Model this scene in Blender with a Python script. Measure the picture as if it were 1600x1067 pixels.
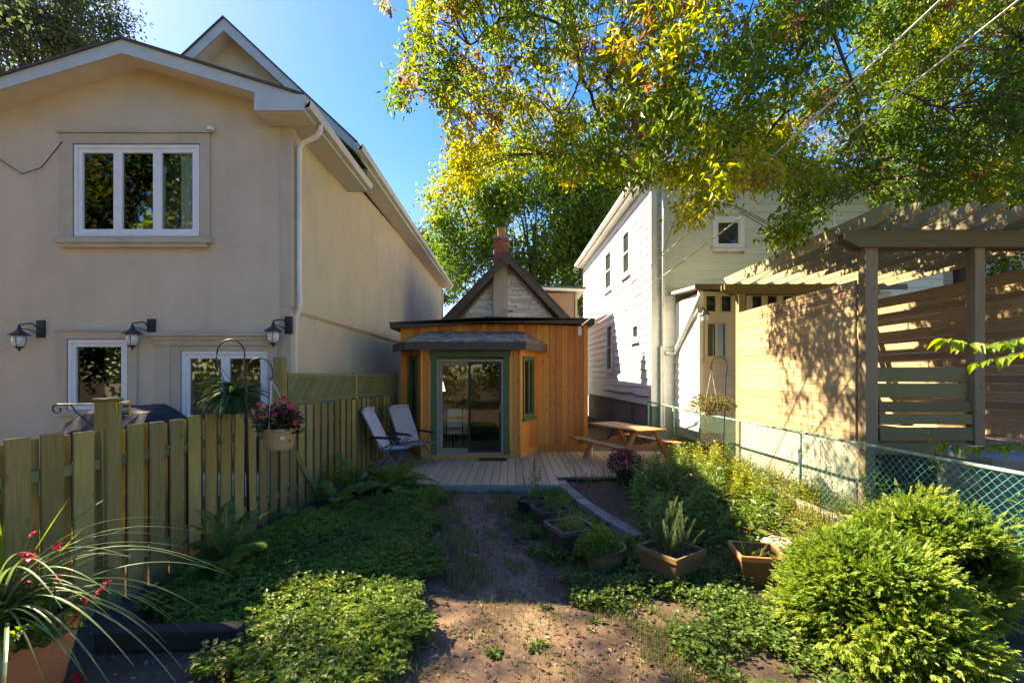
import bpy, bmesh, math, random
import numpy as np
from mathutils import Vector, Matrix, Euler
R = math.radians
random.seed(7)
rng = np.random.default_rng(7)
sc = bpy.context.scene
COL = sc.collection
for o in list(bpy.data.objects):
    bpy.data.objects.remove(o)

# ------------------------------------------------------------------ camera, sky, sun, exposure
CAM_H = 1.95
F, HX, HY = 711.0, 800.0, 588.0            # focal length and horizon measured on the 1600 px photograph
cam_d = bpy.data.cameras.new('camera'); cam = bpy.data.objects.new('camera', cam_d); COL.objects.link(cam)
cam.location = (0, 0, CAM_H); cam.rotation_euler = (R(90), 0, 0)
cam_d.sensor_width = 36; cam_d.lens = 16; cam_d.shift_y = 54.5 / 1600
cam_d.clip_start = 0.05; cam_d.clip_end = 2000
sc.camera = cam
SUN_TRAVEL = Vector((1.0, -0.46, -1.05))   # direction the sunlight travels
world = bpy.data.worlds.new('World'); sc.world = world; world.use_nodes = True
wn = world.node_tree.nodes; wl = world.node_tree.links
sky = wn.new('ShaderNodeTexSky'); sky.sky_type = 'NISHITA'; sky.sun_disc = False
sky.sun_elevation = math.atan2(1.05, math.hypot(1.0, 0.46))
sky.sun_rotation = math.atan2(-1.0, 0.46)
sky.air_density = 1.0; sky.dust_density = 0.35; sky.ozone_density = 2.2; sky.altitude = 100
bg = wn['Background']; bg.inputs[1].default_value = 0.073
hsv = wn.new('ShaderNodeHueSaturation'); hsv.inputs['Saturation'].default_value = 2.05; hsv.inputs['Hue'].default_value = 0.529
gam = wn.new('ShaderNodeGamma'); gam.inputs[1].default_value = 0.58; wl.new(sky.outputs[0], gam.inputs[0]); wl.new(gam.outputs[0], hsv.inputs['Color']); wl.new(hsv.outputs[0], bg.inputs[0])
sun_d = bpy.data.lights.new('sun', 'SUN'); sun_d.energy = 2.0; sun_d.angle = R(0.53); sun_d.color = (1.0, 0.93, 0.82)
sun = bpy.data.objects.new('sun', sun_d); COL.objects.link(sun)
sun.location = (-20, 10, 20); sun.rotation_euler = SUN_TRAVEL.to_track_quat('-Z', 'Y').to_euler()
sc.view_settings.view_transform = 'Standard'; sc.view_settings.look = 'None'
sc.view_settings.gamma = 1.0; sc.view_settings.use_curve_mapping = False
sc.view_settings.exposure = 3.7
sc.view_settings.use_white_balance = True; sc.view_settings.white_balance_temperature = 9000; sc.view_settings.white_balance_tint = 6
sc.render.engine = 'CYCLES'
sc.cycles.use_denoising = True
sc.cycles.max_bounces = 8; sc.cycles.diffuse_bounces = 6; sc.cycles.transparent_max_bounces = 12
sc.cycles.caustics_reflective = False; sc.cycles.caustics_refractive = False

def at(px, py, Y):
    """point of the place seen at pixel px, py of the photograph at depth Y metres"""
    return Vector(((px - HX) * Y / F, Y, CAM_H - (py - HY) * Y / F))

# ------------------------------------------------------------------ materials
class NT:
    def __init__(s, name):
        s.m = bpy.data.materials.new(name); s.m.use_nodes = True
        s.t = s.m.node_tree; s.t.nodes.clear()
        s.out = s.n('ShaderNodeOutputMaterial')
    def n(s, typ, **kw):
        x = s.t.nodes.new(typ)
        for k, v in kw.items(): setattr(x, k, v)
        return x
    def l(s, a, b): s.t.links.new(a, b)
    def val(s, sock, v):
        if hasattr(v, 'is_output') or isinstance(v, bpy.types.NodeSocket): s.l(v, sock)
        else: sock.default_value = v
    def math(s, op, a, b=0.0, clamp=False):
        x = s.n('ShaderNodeMath', operation=op, use_clamp=clamp); s.val(x.inputs[0], a); s.val(x.inputs[1], b); return x.outputs[0]
    def mix(s, f, a, b, blend='MIX'):
        x = s.n('ShaderNodeMix', data_type='RGBA', blend_type=blend)
        s.val(x.inputs[0], f); s.val(x.inputs[6], a if isinstance(a, bpy.types.NodeSocket) else (*a, 1) if len(a) == 3 else a)
        s.val(x.inputs[7], b if isinstance(b, bpy.types.NodeSocket) else (*b, 1) if len(b) == 3 else b); return x.outputs[2]
    def coords(s, stretch=(1, 1, 1), rnd=False, kind='Object'):
        tc = s.n('ShaderNodeTexCoord'); v = tc.outputs['Object' if kind == 'World_position' else kind]
        if kind == 'World_position':
            v = s.n('ShaderNodeNewGeometry').outputs['Position']
        if rnd:
            oi = s.n('ShaderNodeObjectInfo'); sc_ = s.n('ShaderNodeVectorMath', operation='SCALE')
            cx = s.n('ShaderNodeCombineXYZ'); s.l(oi.outputs['Random'], cx.inputs[0]); s.l(oi.outputs['Random'], cx.inputs[1]); s.l(oi.outputs['Random'], cx.inputs[2])
            s.l(cx.outputs[0], sc_.inputs[0]); sc_.inputs['Scale'].default_value = 53.0
            ad = s.n('ShaderNodeVectorMath', operation='ADD'); s.l(v, ad.inputs[0]); s.l(sc_.outputs[0], ad.inputs[1]); v = ad.outputs[0]
        mp = s.n('ShaderNodeMapping'); mp.inputs['Scale'].default_value = stretch; s.l(v, mp.inputs[0]); return mp.outputs[0]
    def noise(s, v, scale, detail=4, rough=0.55):
        x = s.n('ShaderNodeTexNoise'); x.inputs['Scale'].default_value = scale; x.inputs['Detail'].default_value = detail
        x.inputs['Roughness'].default_value = rough; s.l(v, x.inputs['Vector']); return x.outputs['Fac']
    def ramp(s, f, stops):
        x = s.n('ShaderNodeValToRGB'); s.l(f, x.inputs[0]); e = x.color_ramp.elements
        while len(e) < len(stops): e.new(0.5)
        for k, (p, c) in enumerate(stops): e[k].position = p; e[k].color = (*c, 1) if len(c) == 3 else c
        return x.outputs[0]
    def bump(s, h, strength, dist=0.01, nrm=None):
        x = s.n('ShaderNodeBump'); x.inputs['Strength'].default_value = strength; x.inputs['Distance'].default_value = dist
        s.l(h, x.inputs['Height'])
        if nrm is not None: s.l(nrm, x.inputs['Normal'])
        return x.outputs[0]
    def principled(s, col, rough=0.8, spec=0.4, metal=0.0, normal=None):
        p = s.n('ShaderNodeBsdfPrincipled'); s.val(p.inputs['Base Color'], col if isinstance(col, bpy.types.NodeSocket) else (*col, 1))
        s.val(p.inputs['Roughness'], rough); p.inputs['Specular IOR Level'].default_value = spec; p.inputs['Metallic'].default_value = metal
        if normal is not None: s.l(normal, p.inputs['Normal'])
        return p
    def done(s, shader): s.l(shader, s.out.inputs[0]); return s.m

def vary(t, col, amount):
    """one value and hue shift per object, so that alike pieces differ"""
    oi = t.n('ShaderNodeObjectInfo')
    h = t.n('ShaderNodeHueSaturation'); t.val(h.inputs['Color'], col)
    t.l(t.math('ADD', t.math('MULTIPLY', oi.outputs['Random'], 2 * amount), 1 - amount), h.inputs['Value'])
    t.l(t.math('ADD', t.math('MULTIPLY', oi.outputs['Random'], 0.02), 0.49), h.inputs['Hue'])
    return h.outputs[0]

def plain(name, a, b=None, scale=6, rough=0.8, bump=0.15, bscale=80, rnd=0.0, spec=0.35, metal=0.0, dirt=0.0, dirtcol=(.12, .11, .09), stretch=(1, 1, 1), streak=0.0):
    t = NT(name); v = t.coords(stretch, rnd > 0)
    b = b or tuple(c * 0.8 for c in a)
    f = t.noise(v, scale, 5); col = t.mix(t.ramp(f, [(0.35, (0, 0, 0)), (0.68, (1, 1, 1))]), a, b)
    if dirt:
        g = t.noise(v, scale * 0.37, 6, 0.7); col = t.mix(t.math('MULTIPLY', t.ramp(g, [(0.5, (0, 0, 0)), (0.72, (1, 1, 1))]), dirt), col, dirtcol)
    if streak:
        vs_ = t.coords((1, 1, .07)); g = t.noise(vs_, 3.2, 6, .6); col = t.mix(t.math('MULTIPLY', t.ramp(g, [(.50, (0, 0, 0)), (.70, (1, 1, 1))]), streak), col, dirtcol)
        col = t.mix(t.math('MULTIPLY', t.ramp(t.noise(v, 30, 6, .8), [(.38, (0, 0, 0)), (.70, (1, 1, 1))]), .32), col, dirtcol)
        vo = t.n('ShaderNodeTexVoronoi', feature='DISTANCE_TO_EDGE'); vo.inputs['Scale'].default_value = .42; wv = t.n('ShaderNodeVectorMath', operation='ADD'); t.l(v, wv.inputs[0]); nz_ = t.n('ShaderNodeTexNoise'); nz_.inputs['Scale'].default_value = 3.0; t.l(v, nz_.inputs['Vector']); t.l(nz_.outputs['Color'], wv.inputs[1]); t.l(wv.outputs[0], vo.inputs['Vector'])
        ck = t.math('MULTIPLY', t.ramp(vo.outputs['Distance'], [(.0, (1, 1, 1)), (.004, (0, 0, 0))]), t.ramp(t.noise(v, .9, 2), [(.50, (0, 0, 0)), (.60, (.5, .5, .5))])); col = t.mix(ck, col, dirtcol)
    if rnd: col = vary(t, col, rnd)
    n = t.bump(t.noise(v, bscale, 4), bump, 0.006) if bump else None
    return t.done(t.principled(col, rough, spec, metal, n).outputs[0])

def wood(name, a, b, axis='x', rough=0.75, rnd=0.18, knots=0.0, moss=0.0, mosscol=(.12, .15, .03), grey=0.0):
    """boards: grain drawn along one local axis, knots, weathering and algae"""
    t = NT(name); ax = 'xyz'.index(axis)
    st = [1.0, 1.0, 1.0]; st[ax] = 0.06
    v = t.coords(tuple(st), True); v2 = t.coords((1, 1, 1), True)
    g = t.noise(v, 70, 6, 0.6); col = t.mix(t.ramp(g, [(0.32, (0, 0, 0)), (0.7, (1, 1, 1))]), a, b)
    broad = t.noise(v, 9, 3); col = t.mix(t.math('MULTIPLY', broad, 0.55), col, tuple(c * 0.62 for c in b))
    if knots:
        ks = [1.0, 1.0, 1.0]; ks[ax] = 0.55
        vk = t.coords(tuple(ks), True); vo = t.n('ShaderNodeTexVoronoi'); vo.inputs['Scale'].default_value = 7.5; t.l(vk, vo.inputs['Vector'])
        k = t.ramp(vo.outputs['Distance'], [(0.06, (1, 1, 1)), (0.17, (0, 0, 0))])
        col = t.mix(t.math('MULTIPLY', k, knots), col, (.10, .035, .012))
    if grey:
        col = t.mix(t.math('MULTIPLY', t.ramp(t.noise(v2, 2.3, 5), [(0.42, (0, 0, 0)), (0.65, (1, 1, 1))]), grey), col, (.25, .24, .21))
    if moss:
        col = t.mix(t.math('MULTIPLY', t.ramp(t.noise(v2, 1.6, 6, 0.65), [(0.36, (0, 0, 0)), (0.62, (1, 1, 1))]), moss), col, mosscol)
    col = vary(t, col, rnd)
    n = t.bump(g, 0.35, 0.004)
    return t.done(t.principled(col, rough, 0.3, 0, n).outputs[0])

def leafy(name, stops, trans=0.45, rough=0.45, spec=0.35):
    """leaves: colour by each leaf's own tint, light passing through the blade"""
    t = NT(name)
    at_ = t.n('ShaderNodeAttribute', attribute_name='tint')
    col = t.ramp(at_.outputs['Fac'], stops)
    p = t.principled(col, rough, spec)
    tr = t.n('ShaderNodeBsdfTranslucent')
    hs = t.n('ShaderNodeHueSaturation'); t.l(col, hs.inputs['Color']); hs.inputs['Saturation'].default_value = 1.08; hs.inputs['Value'].default_value = 1.7; hs.inputs['Hue'].default_value = 0.488
    t.l(hs.outputs[0], tr.inputs[0])
    mx = t.n('ShaderNodeMixShader'); mx.inputs[0].default_value = trans
    t.l(p.outputs[0], mx.inputs[1]); t.l(tr.outputs[0], mx.inputs[2])
    return t.done(mx.outputs[0])

def glass_mat(name, tint=(.9, .95, .92), gloss=0.02, rough=0.02):
    t = NT(name)
    tr = t.n('ShaderNodeBsdfTransparent'); tr.inputs[0].default_value = (*tint, 1)
    gl = t.n('ShaderNodeBsdfGlossy'); gl.inputs['Roughness'].default_value = rough
    fr = t.n('ShaderNodeFresnel'); fr.inputs[0].default_value = 1.5
    f = t.math('ADD', fr.outputs[0], gloss, True)
    mx = t.n('ShaderNodeMixShader'); t.l(f, mx.inputs[0]); t.l(tr.outputs[0], mx.inputs[1]); t.l(gl.outputs[0], mx.inputs[2])
    return t.done(mx.outputs[0])

M = {}
M['stucco'] = plain('stucco', (.60, .50, .36), (.535, .445, .315), 1.3, 0.92, 0.6, 120, dirt=0.35, dirtcol=(.30, .255, .185), spec=0.15, streak=.13)
M['stucco_trim'] = plain('stucco_trim', (.49, .41, .30), (.42, .355, .26), 2.5, 0.9, 0.2, 150, dirt=0.35, dirtcol=(.22, .20, .16), spec=0.15)
M['white_frame'] = plain('white_frame', (.70, .71, .68), (.62, .63, .60), 4, 0.45, 0.05, dirt=0.15, dirtcol=(.35, .34, .3))
M['green_fascia'] = plain('pale_green_metal', (.46, .50, .44), (.40, .44, .39), 3, 0.55, 0.06, dirt=0.2, dirtcol=(.24, .26, .22))
M['soffit'] = plain('soffit_metal', (.58, .55, .50), (.52, .49, .44), 3, 0.5, 0.05)
M['gutter'] = plain('gutter_metal', (.55, .53, .48), (.46, .44, .40), 5, 0.4, 0.05, dirt=0.3, dirtcol=(.22, .2, .17))
M['roof_dark'] = plain('asphalt_shingle_dark', (.055, .052, .05), (.09, .085, .08), 30, 0.95, 0.6, 160)
M['shingle'] = plain('asphalt_shingle', (.19, .15, .12), (.29, .24, .195), 25, 0.95, 0.7, 200, rnd=0.4)
M['curtain'] = plain('curtain_cloth', (.80, .84, .80), (.68, .73, .70), 9, 0.95, 0.1)
M['glass'] = glass_mat('window_glass')
M['glass_dim'] = glass_mat('screened_glass', (.38, .38, .40), 0.03)
M['dark_glass'] = plain('dark_window_glass', (.02, .028, .03), (.03, .036, .036), 2, 0.04, 0.0, spec=0.6)
M['black_metal'] = plain('black_metal', (.012, .013, .016), (.02, .02, .022), 8, 0.4, 0.05, spec=0.5)
M['frosted'] = plain('lantern_glass', (.55, .56, .54), (.48, .5, .48), 5, 0.15, 0.0, spec=0.5)
M['cable_white'] = plain('white_cable', (.62, .62, .60), (.5, .5, .5), 5, 0.5, 0)
M['cable_dark'] = plain('dark_cable', (.03, .03, .03), (.05, .05, .05), 5, 0.6, 0)
M['cover'] = plain('grill_cover_fabric', (.010, .012, .017), (.016, .018, .023), 4, 0.75, 0.3, 25)
M['fence'] = wood('mossy_fence_wood', (.37, .265, .10), (.215, .155, .05), 'z', 0.85, 0.36, 0.5, 0.42, (.15, .165, .035))
M['fence_x'] = wood('mossy_fence_rail', (.25, .22, .10), (.16, .15, .06), 'x', 0.85, 0.22, 0.2, 0.7, (.13, .15, .035))
M['cedar'] = wood('stained_cedar', (.84, .325, .072), (.65, .21, .038), 'z', 0.5, 0.17, 0.85)
M['cedar_x'] = wood('stained_cedar_trim', (.74, .31, .07), (.58, .22, .042), 'x', 0.5, 0.12, 0.5)
M['brown_trim'] = plain('dark_brown_paint', (.065, .048, .042), (.085, .066, .058), 5, 0.6, 0.1, dirt=0.2, dirtcol=(.13, .11, .1))
M['green_trim'] = plain('dark_green_paint', (.065, .135, .055), (.05, .11, .045), 6, 0.5, 0.08)
M['taupe'] = plain('taupe_vinyl', (.30, .26, .185), (.26, .225, .16), 4, 0.5, 0.03)
M['stone'] = plain('grey_split_stone', (.68, .68, .66), (.52, .52, .51), 14, 0.9, 0.5, 60, rnd=0.22)
M['mortar'] = plain('mortar', (.34, .335, .325), None, 10, 0.95, 0.3)
M['render'] = plain('cement_render', (.42, .37, .31), (.33, .29, .245), 3, 0.95, 0.3, dirt=0.4, dirtcol=(.2, .17, .14))
M['brick'] = plain('red_brick', (.30, .095, .06), (.23, .075, .05), 20, 0.9, 0.4, 90, rnd=0.25)
M['clay'] = plain('clay_pot', (.42, .17, .085), (.35, .145, .075), 6, 0.85, 0.2, 60, dirt=0.3, dirtcol=(.30, .22, .16))
M['tan_brick'] = plain('brown_brick_wall', (.30, .185, .12), (.25, .155, .10), 20, 0.9, 0.4)
M['siding'] = plain('white_siding', (.78, .79, .77), (.72, .735, .715), 1.6, 0.5, 0.06, rnd=0.035, dirt=0.22, dirtcol=(.46, .47, .42))
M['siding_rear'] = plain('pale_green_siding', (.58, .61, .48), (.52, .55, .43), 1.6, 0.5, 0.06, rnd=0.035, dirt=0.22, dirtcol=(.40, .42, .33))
M['siding_cream'] = plain('cream_porch_paint', (.60, .545, .42), (.54, .49, .375), 2.5, 0.6, 0.1, rnd=0.04, dirt=0.3, dirtcol=(.36, .32, .24))
M['siding_trim'] = plain('white_corner_trim', (.68, .69, .66), (.60, .61, .58), 3, 0.5, 0.05, dirt=0.35, dirtcol=(.36, .36, .33))
M['pink_siding'] = plain('rose_grey_siding', (.40, .34, .31), (.35, .3, .275), 3, 0.6, 0.05, rnd=0.08)
M['concrete'] = plain('old_concrete', (.31, .28, .25), (.22, .20, .18), 3, 0.95, 0.5, 60, dirt=0.5, dirtcol=(.14, .12, .1))
M['pale_concrete'] = plain('pale_painted_concrete', (.45, .395, .31), (.37, .325, .255), 3, 0.9, 0.4, 50, dirt=0.4, dirtcol=(.28, .24, .18))
M['paver'] = plain('grey_paver', (.22, .205, .185), (.16, .15, .135), 9, 0.9, 0.4, 60, rnd=0.2)
M['deck'] = wood('weathered_deck_board', (.53, .375, .23), (.39, .27, .165), 'y', 0.85, 0.16, 0.2, 0.0, grey=0.25)
M['deck_x'] = wood('weathered_deck_fascia', (.34, .28, .225), (.24, .20, .155), 'x', 0.85, 0.14, 0.2)
M['pergola_y'] = wood('pergola_board', (.50, .355, .215), (.36, .245, .14), 'y', 0.75, 0.16, 0.45, 0.12, (.2, .19, .08))
M['pergola_x_shade'] = wood('pergola_cross_board_shade', (.22, .175, .08), (.15, .12, .05), 'x', 0.8, 0.16, 0.4, 0.3, (.13, .14, .04))  # shade of the camera-facing side put into a darker, greener colour
M['pergola_post'] = wood('pergola_post_wood', (.37, .28, .155), (.26, .2, .11), 'z', 0.8, 0.12, 0.4, 0.25, (.16, .16, .06))
M['rafter'] = wood('pergola_rafter_wood', (.44, .37, .235), (.31, .265, .16), 'y', 0.8, 0.15, 0.3, 0.35, (.17, .18, .06))
M['picnic'] = wood('picnic_table_wood', (.42, .185, .075), (.31, .13, .05), 'x', 0.6, 0.14, 0.5)
M['timber'] = wood('landscape_timber', (.44, .37, .28), (.30, .25, .19), 'x', 0.9, 0.2, 0.2, grey=0.4)
M['timber_dark'] = wood('old_dark_timber', (.055, .045, .035), (.03, .025, .02), 'x', 0.9, 0.2, 0.1)
M['green_vinyl'] = plain('green_vinyl_wire', (.035, .22, .15), (.03, .17, .12), 8, 0.35, 0, spec=0.5)
M['rail_vinyl'] = plain('pale_worn_green_rail', (.20, .33, .28), (.10, .22, .17), 12, 0.45, 0.1, dirt=0.4, dirtcol=(.34, .40, .37))
M['chair_frame'] = plain('grey_chair_frame', (.16, .16, .165), (.12, .12, .125), 6, 0.4, 0.05, metal=0.4)
M['chair_arm'] = plain('black_plastic_arm', (.015, .015, .018), None, 6, 0.45, 0.05)
M['chair_mesh'] = plain('grey_mesh_fabric', (.36, .335, .325), (.31, .29, .28), 7, 0.85, 0.5, 260)
M['chair_mesh_blue'] = plain('pale_mesh_fabric', (.44, .45, .47), (.38, .39, .41), 7, 0.85, 0.5, 260)
M['terracotta'] = plain('terracotta_plastic', (.50, .185, .075), (.42, .155, .065), 4, 0.6, 0.12, 40, dirt=0.35, dirtcol=(.30, .17, .085))
M['terracotta_old'] = plain('weathered_terracotta', (.17, .092, .042), (.125, .08, .03), 5, 0.75, 0.2, 50, dirt=0.7, dirtcol=(.13, .12, .035))
M['tan_pot'] = plain('tan_plastic_pot', (.37, .255, .125), (.33, .225, .11), 3, 0.55, 0.06)
M['olive_pot'] = plain('olive_glazed_pot', (.20, .155, .065), (.15, .12, .05), 4, 0.5, 0.15, 40, dirt=0.4, dirtcol=(.12, .11, .04))
M['dark_pot'] = plain('dark_brown_planter', (.045, .036, .03), (.06, .048, .04), 5, 0.6, 0.15, 40, dirt=0.3, dirtcol=(.1, .085, .07))
M['black_pot'] = plain('black_plastic_pot', (.014, .014, .015), (.022, .022, .022), 5, 0.5, 0.05)
M['rim_brown'] = plain('brown_planter_rim', (.15, .085, .055), (.11, .065, .045), 5, 0.5, 0.1, 40)
M['potsoil'] = plain('potting_soil', (.03, .021, .014), (.055, .038, .025), 40, 0.95, 0.9, 120)
M['rock'] = plain('pale_rock', (.38, .30, .24), (.27, .21, .165), 7, 0.9, 0.6, 40)
M['white_cord'] = plain('white_cord', (.6, .6, .57), None, 5, 0.6, 0)
M['steel_dark'] = plain('dark_bronze_rod', (.05, .042, .035), (.08, .065, .05), 12, 0.45, 0.1, metal=0.5)
M['yellow_metal'] = plain('yellow_metal', (.55, .35, .05), (.5, .3, .04), 8, 0.45, 0.05)
M['ac_grey'] = plain('condenser_grey', (.16, .17, .165), (.12, .13, .125), 8, 0.5, 0.1)
M['ac_top'] = plain('condenser_top_blue_grey', (.14, .165, .175), (.11, .13, .14), 8, 0.5, 0.1)
M['bark'] = plain('grey_brown_bark', (.10, .075, .055), (.06, .045, .033), 8, 0.95, 0.9, 30, stretch=(1, 1, .25))
M['stem'] = plain('green_stem', (.10, .13, .035), (.13, .13, .045), 8, 0.7, 0)
M['twig'] = plain('brown_twig', (.11, .075, .045), (.08, .055, .035), 8, 0.8, 0)
M['wall_inside'] = plain('inside_wall_paint', (.66, .60, .52), None, 3, 0.9, 0.05)
M['floor_inside'] = plain('inside_floor', (.16, .13, .10), None, 3, 0.4, 0.05)
t_ = NT('lit_lamp_shade'); e_ = t_.n('ShaderNodeEmission'); e_.inputs[0].default_value = (1, .86, .62, 1); e_.inputs[1].default_value = .35; M['lit_shade'] = t_.done(e_.outputs[0])
M['white_cloth'] = plain('white_cloth', (.70, .71, .68), (.62, .63, .6), 8, 0.9, 0.1)
M['door_inside'] = plain('inside_door_paint', (.42, .38, .36), None, 3, 0.7, 0.05)
M['mat_rubber'] = plain('doormat', (.03, .022, .018), (.05, .035, .025), 30, 0.95, 0.8, 150)

Y_, G_, D_ = (.215, .205, .018), (.085, .135, .018), (.035, .065, .014)
M['lf_over'] = leafy('overhanging_leaves', [(0.0, (.055, .12, .014)), (0.3, (.14, .21, .018)), (0.6, (.26, .285, .022)), (0.82, (.32, .28, .03)), (0.9, (.24, .125, .04)), (1.0, (.20, .095, .04))], 0.5)
M['lf_green'] = leafy('broad_green_leaves', [(0.0, (.035, .085, .014)), (0.5, (.085, .155, .018)), (0.85, (.17, .215, .025)), (1.0, (.24, .22, .03))], 0.5)
M['lf_maple'] = leafy('maple_leaves', [(0.0, (.045, .10, .016)), (0.5, (.095, .175, .02)), (0.8, (.20, .24, .022)), (1.0, (.36, .25, .022))], 0.58)
M['lf_far'] = leafy('far_leaves', [(0.0, (.035, .055, .025)), (1.0, (.08, .11, .035))], 0.4)
M['lf_ground'] = leafy('pachysandra_leaves', [(0.0, (.075, .145, .02)), (0.6, (.14, .225, .03)), (1.0, (.21, .275, .04))], 0.45, 0.5, 0.25)
M['lf_ivy'] = leafy('low_weed_leaves', [(0.0, (.035, .08, .014)), (0.6, (.075, .14, .022)), (1.0, (.15, .19, .03))], 0.4, 0.45)
M['lf_grass'] = leafy('grass_blades', [(0.0, (.05, .09, .02)), (0.6, (.11, .15, .03)), (1.0, (.24, .215, .075))], 0.4, 0.5)
M['lf_fern'] = leafy('fern_fronds', [(0.0, (.075, .14, .028)), (0.7, (.15, .22, .04)), (1.0, (.24, .26, .06))], 0.45, 0.5)
M['lf_fern_dark'] = leafy('boston_fern_fronds', [(0.0, (.02, .07, .02)), (1.0, (.05, .12, .035))], 0.35, 0.45)
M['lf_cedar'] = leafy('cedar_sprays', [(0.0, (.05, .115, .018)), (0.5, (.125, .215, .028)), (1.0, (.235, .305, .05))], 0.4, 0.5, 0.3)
M['lf_herb'] = leafy('herb_leaves', [(0.0, (.07, .145, .018)), (1.0, (.16, .23, .028))], 0.4, 0.45)
M['lf_rosemary'] = leafy('rosemary_needles', [(0.0, (.08, .135, .05)), (1.0, (.17, .22, .08))], 0.3, 0.5)
M['lf_tall'] = leafy('tall_plant_leaves', [(0.0, (.065, .13, .026)), (0.6, (.125, .20, .04)), (1.0, (.21, .25, .045))], 0.4, 0.4, 0.45)
M['lf_yellow'] = leafy('yellow_green_leaves', [(0.0, (.12, .17, .02)), (0.6, (.22, .24, .03)), (1.0, (.33, .27, .05))], 0.45, 0.45)
M['lf_branch'] = leafy('lime_branch_leaves', [(0.0, (.11, .20, .018)), (1.0, (.21, .27, .028))], 0.5, 0.4)
M['lf_strap'] = leafy('striped_strap_leaves', [(0.0, (.09, .16, .045)), (1.0, (.25, .31, .13))], 0.35, 0.35, 0.5)
M['petal_red'] = leafy('red_petals', [(0.0, (.45, .012, .02)), (1.0, (.62, .03, .035))], 0.3, 0.5)
M['petal_pink'] = leafy('coral_red_petals', [(0.0, (.50, .03, .05)), (1.0, (.62, .09, .10))], 0.3, 0.5)
M['petal_mum'] = leafy('burgundy_petals', [(0.0, (.06, .008, .025)), (1.0, (.15, .02, .06))], 0.25, 0.6)
M['lf_bronze'] = leafy('bronze_leaves', [(0.0, (.02, .03, .014)), (0.7, (.05, .055, .022)), (1.0, (.085, .05, .03))], 0.25, 0.35, 0.5)
M['lf_dead'] = leafy('dead_leaves', [(0.0, (.10, .06, .03)), (0.5, (.21, .14, .075)), (1.0, (.34, .28, .17))], 0.15, 0.8, 0.2)
M['lf_basket'] = leafy('dry_basket_leaves', [(0.0, (.10, .11, .03)), (0.6, (.19, .18, .06)), (1.0, (.33, .24, .13))], 0.4, 0.5)
M['chips'] = leafy('wood_chips', [(0.0, (.06, .035, .02)), (0.6, (.15, .085, .05)), (1.0, (.26, .17, .10))], 0.0, 0.9, 0.2)

# ------------------------------------------------------------------ mesh helpers
ORG = {}                                    # world origin of every thing (things are never rotated, their parts are)
def V(*a): return Vector(a)
def link(o): COL.objects.link(o); return o

def thing(name, label, cat, loc=(0, 0, 0), group=None):
    o = link(bpy.data.objects.new(name, None)); o.location = loc; o.empty_display_size = 0.2
    o['label'] = label; o['category'] = cat
    if group: o['group'] = group
    ORG[o.name] = Vector(loc); return o

def tag(o, label, cat, group=None):
    o['label'] = label; o['category'] = cat
    if group: o['group'] = group
    return o

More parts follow.
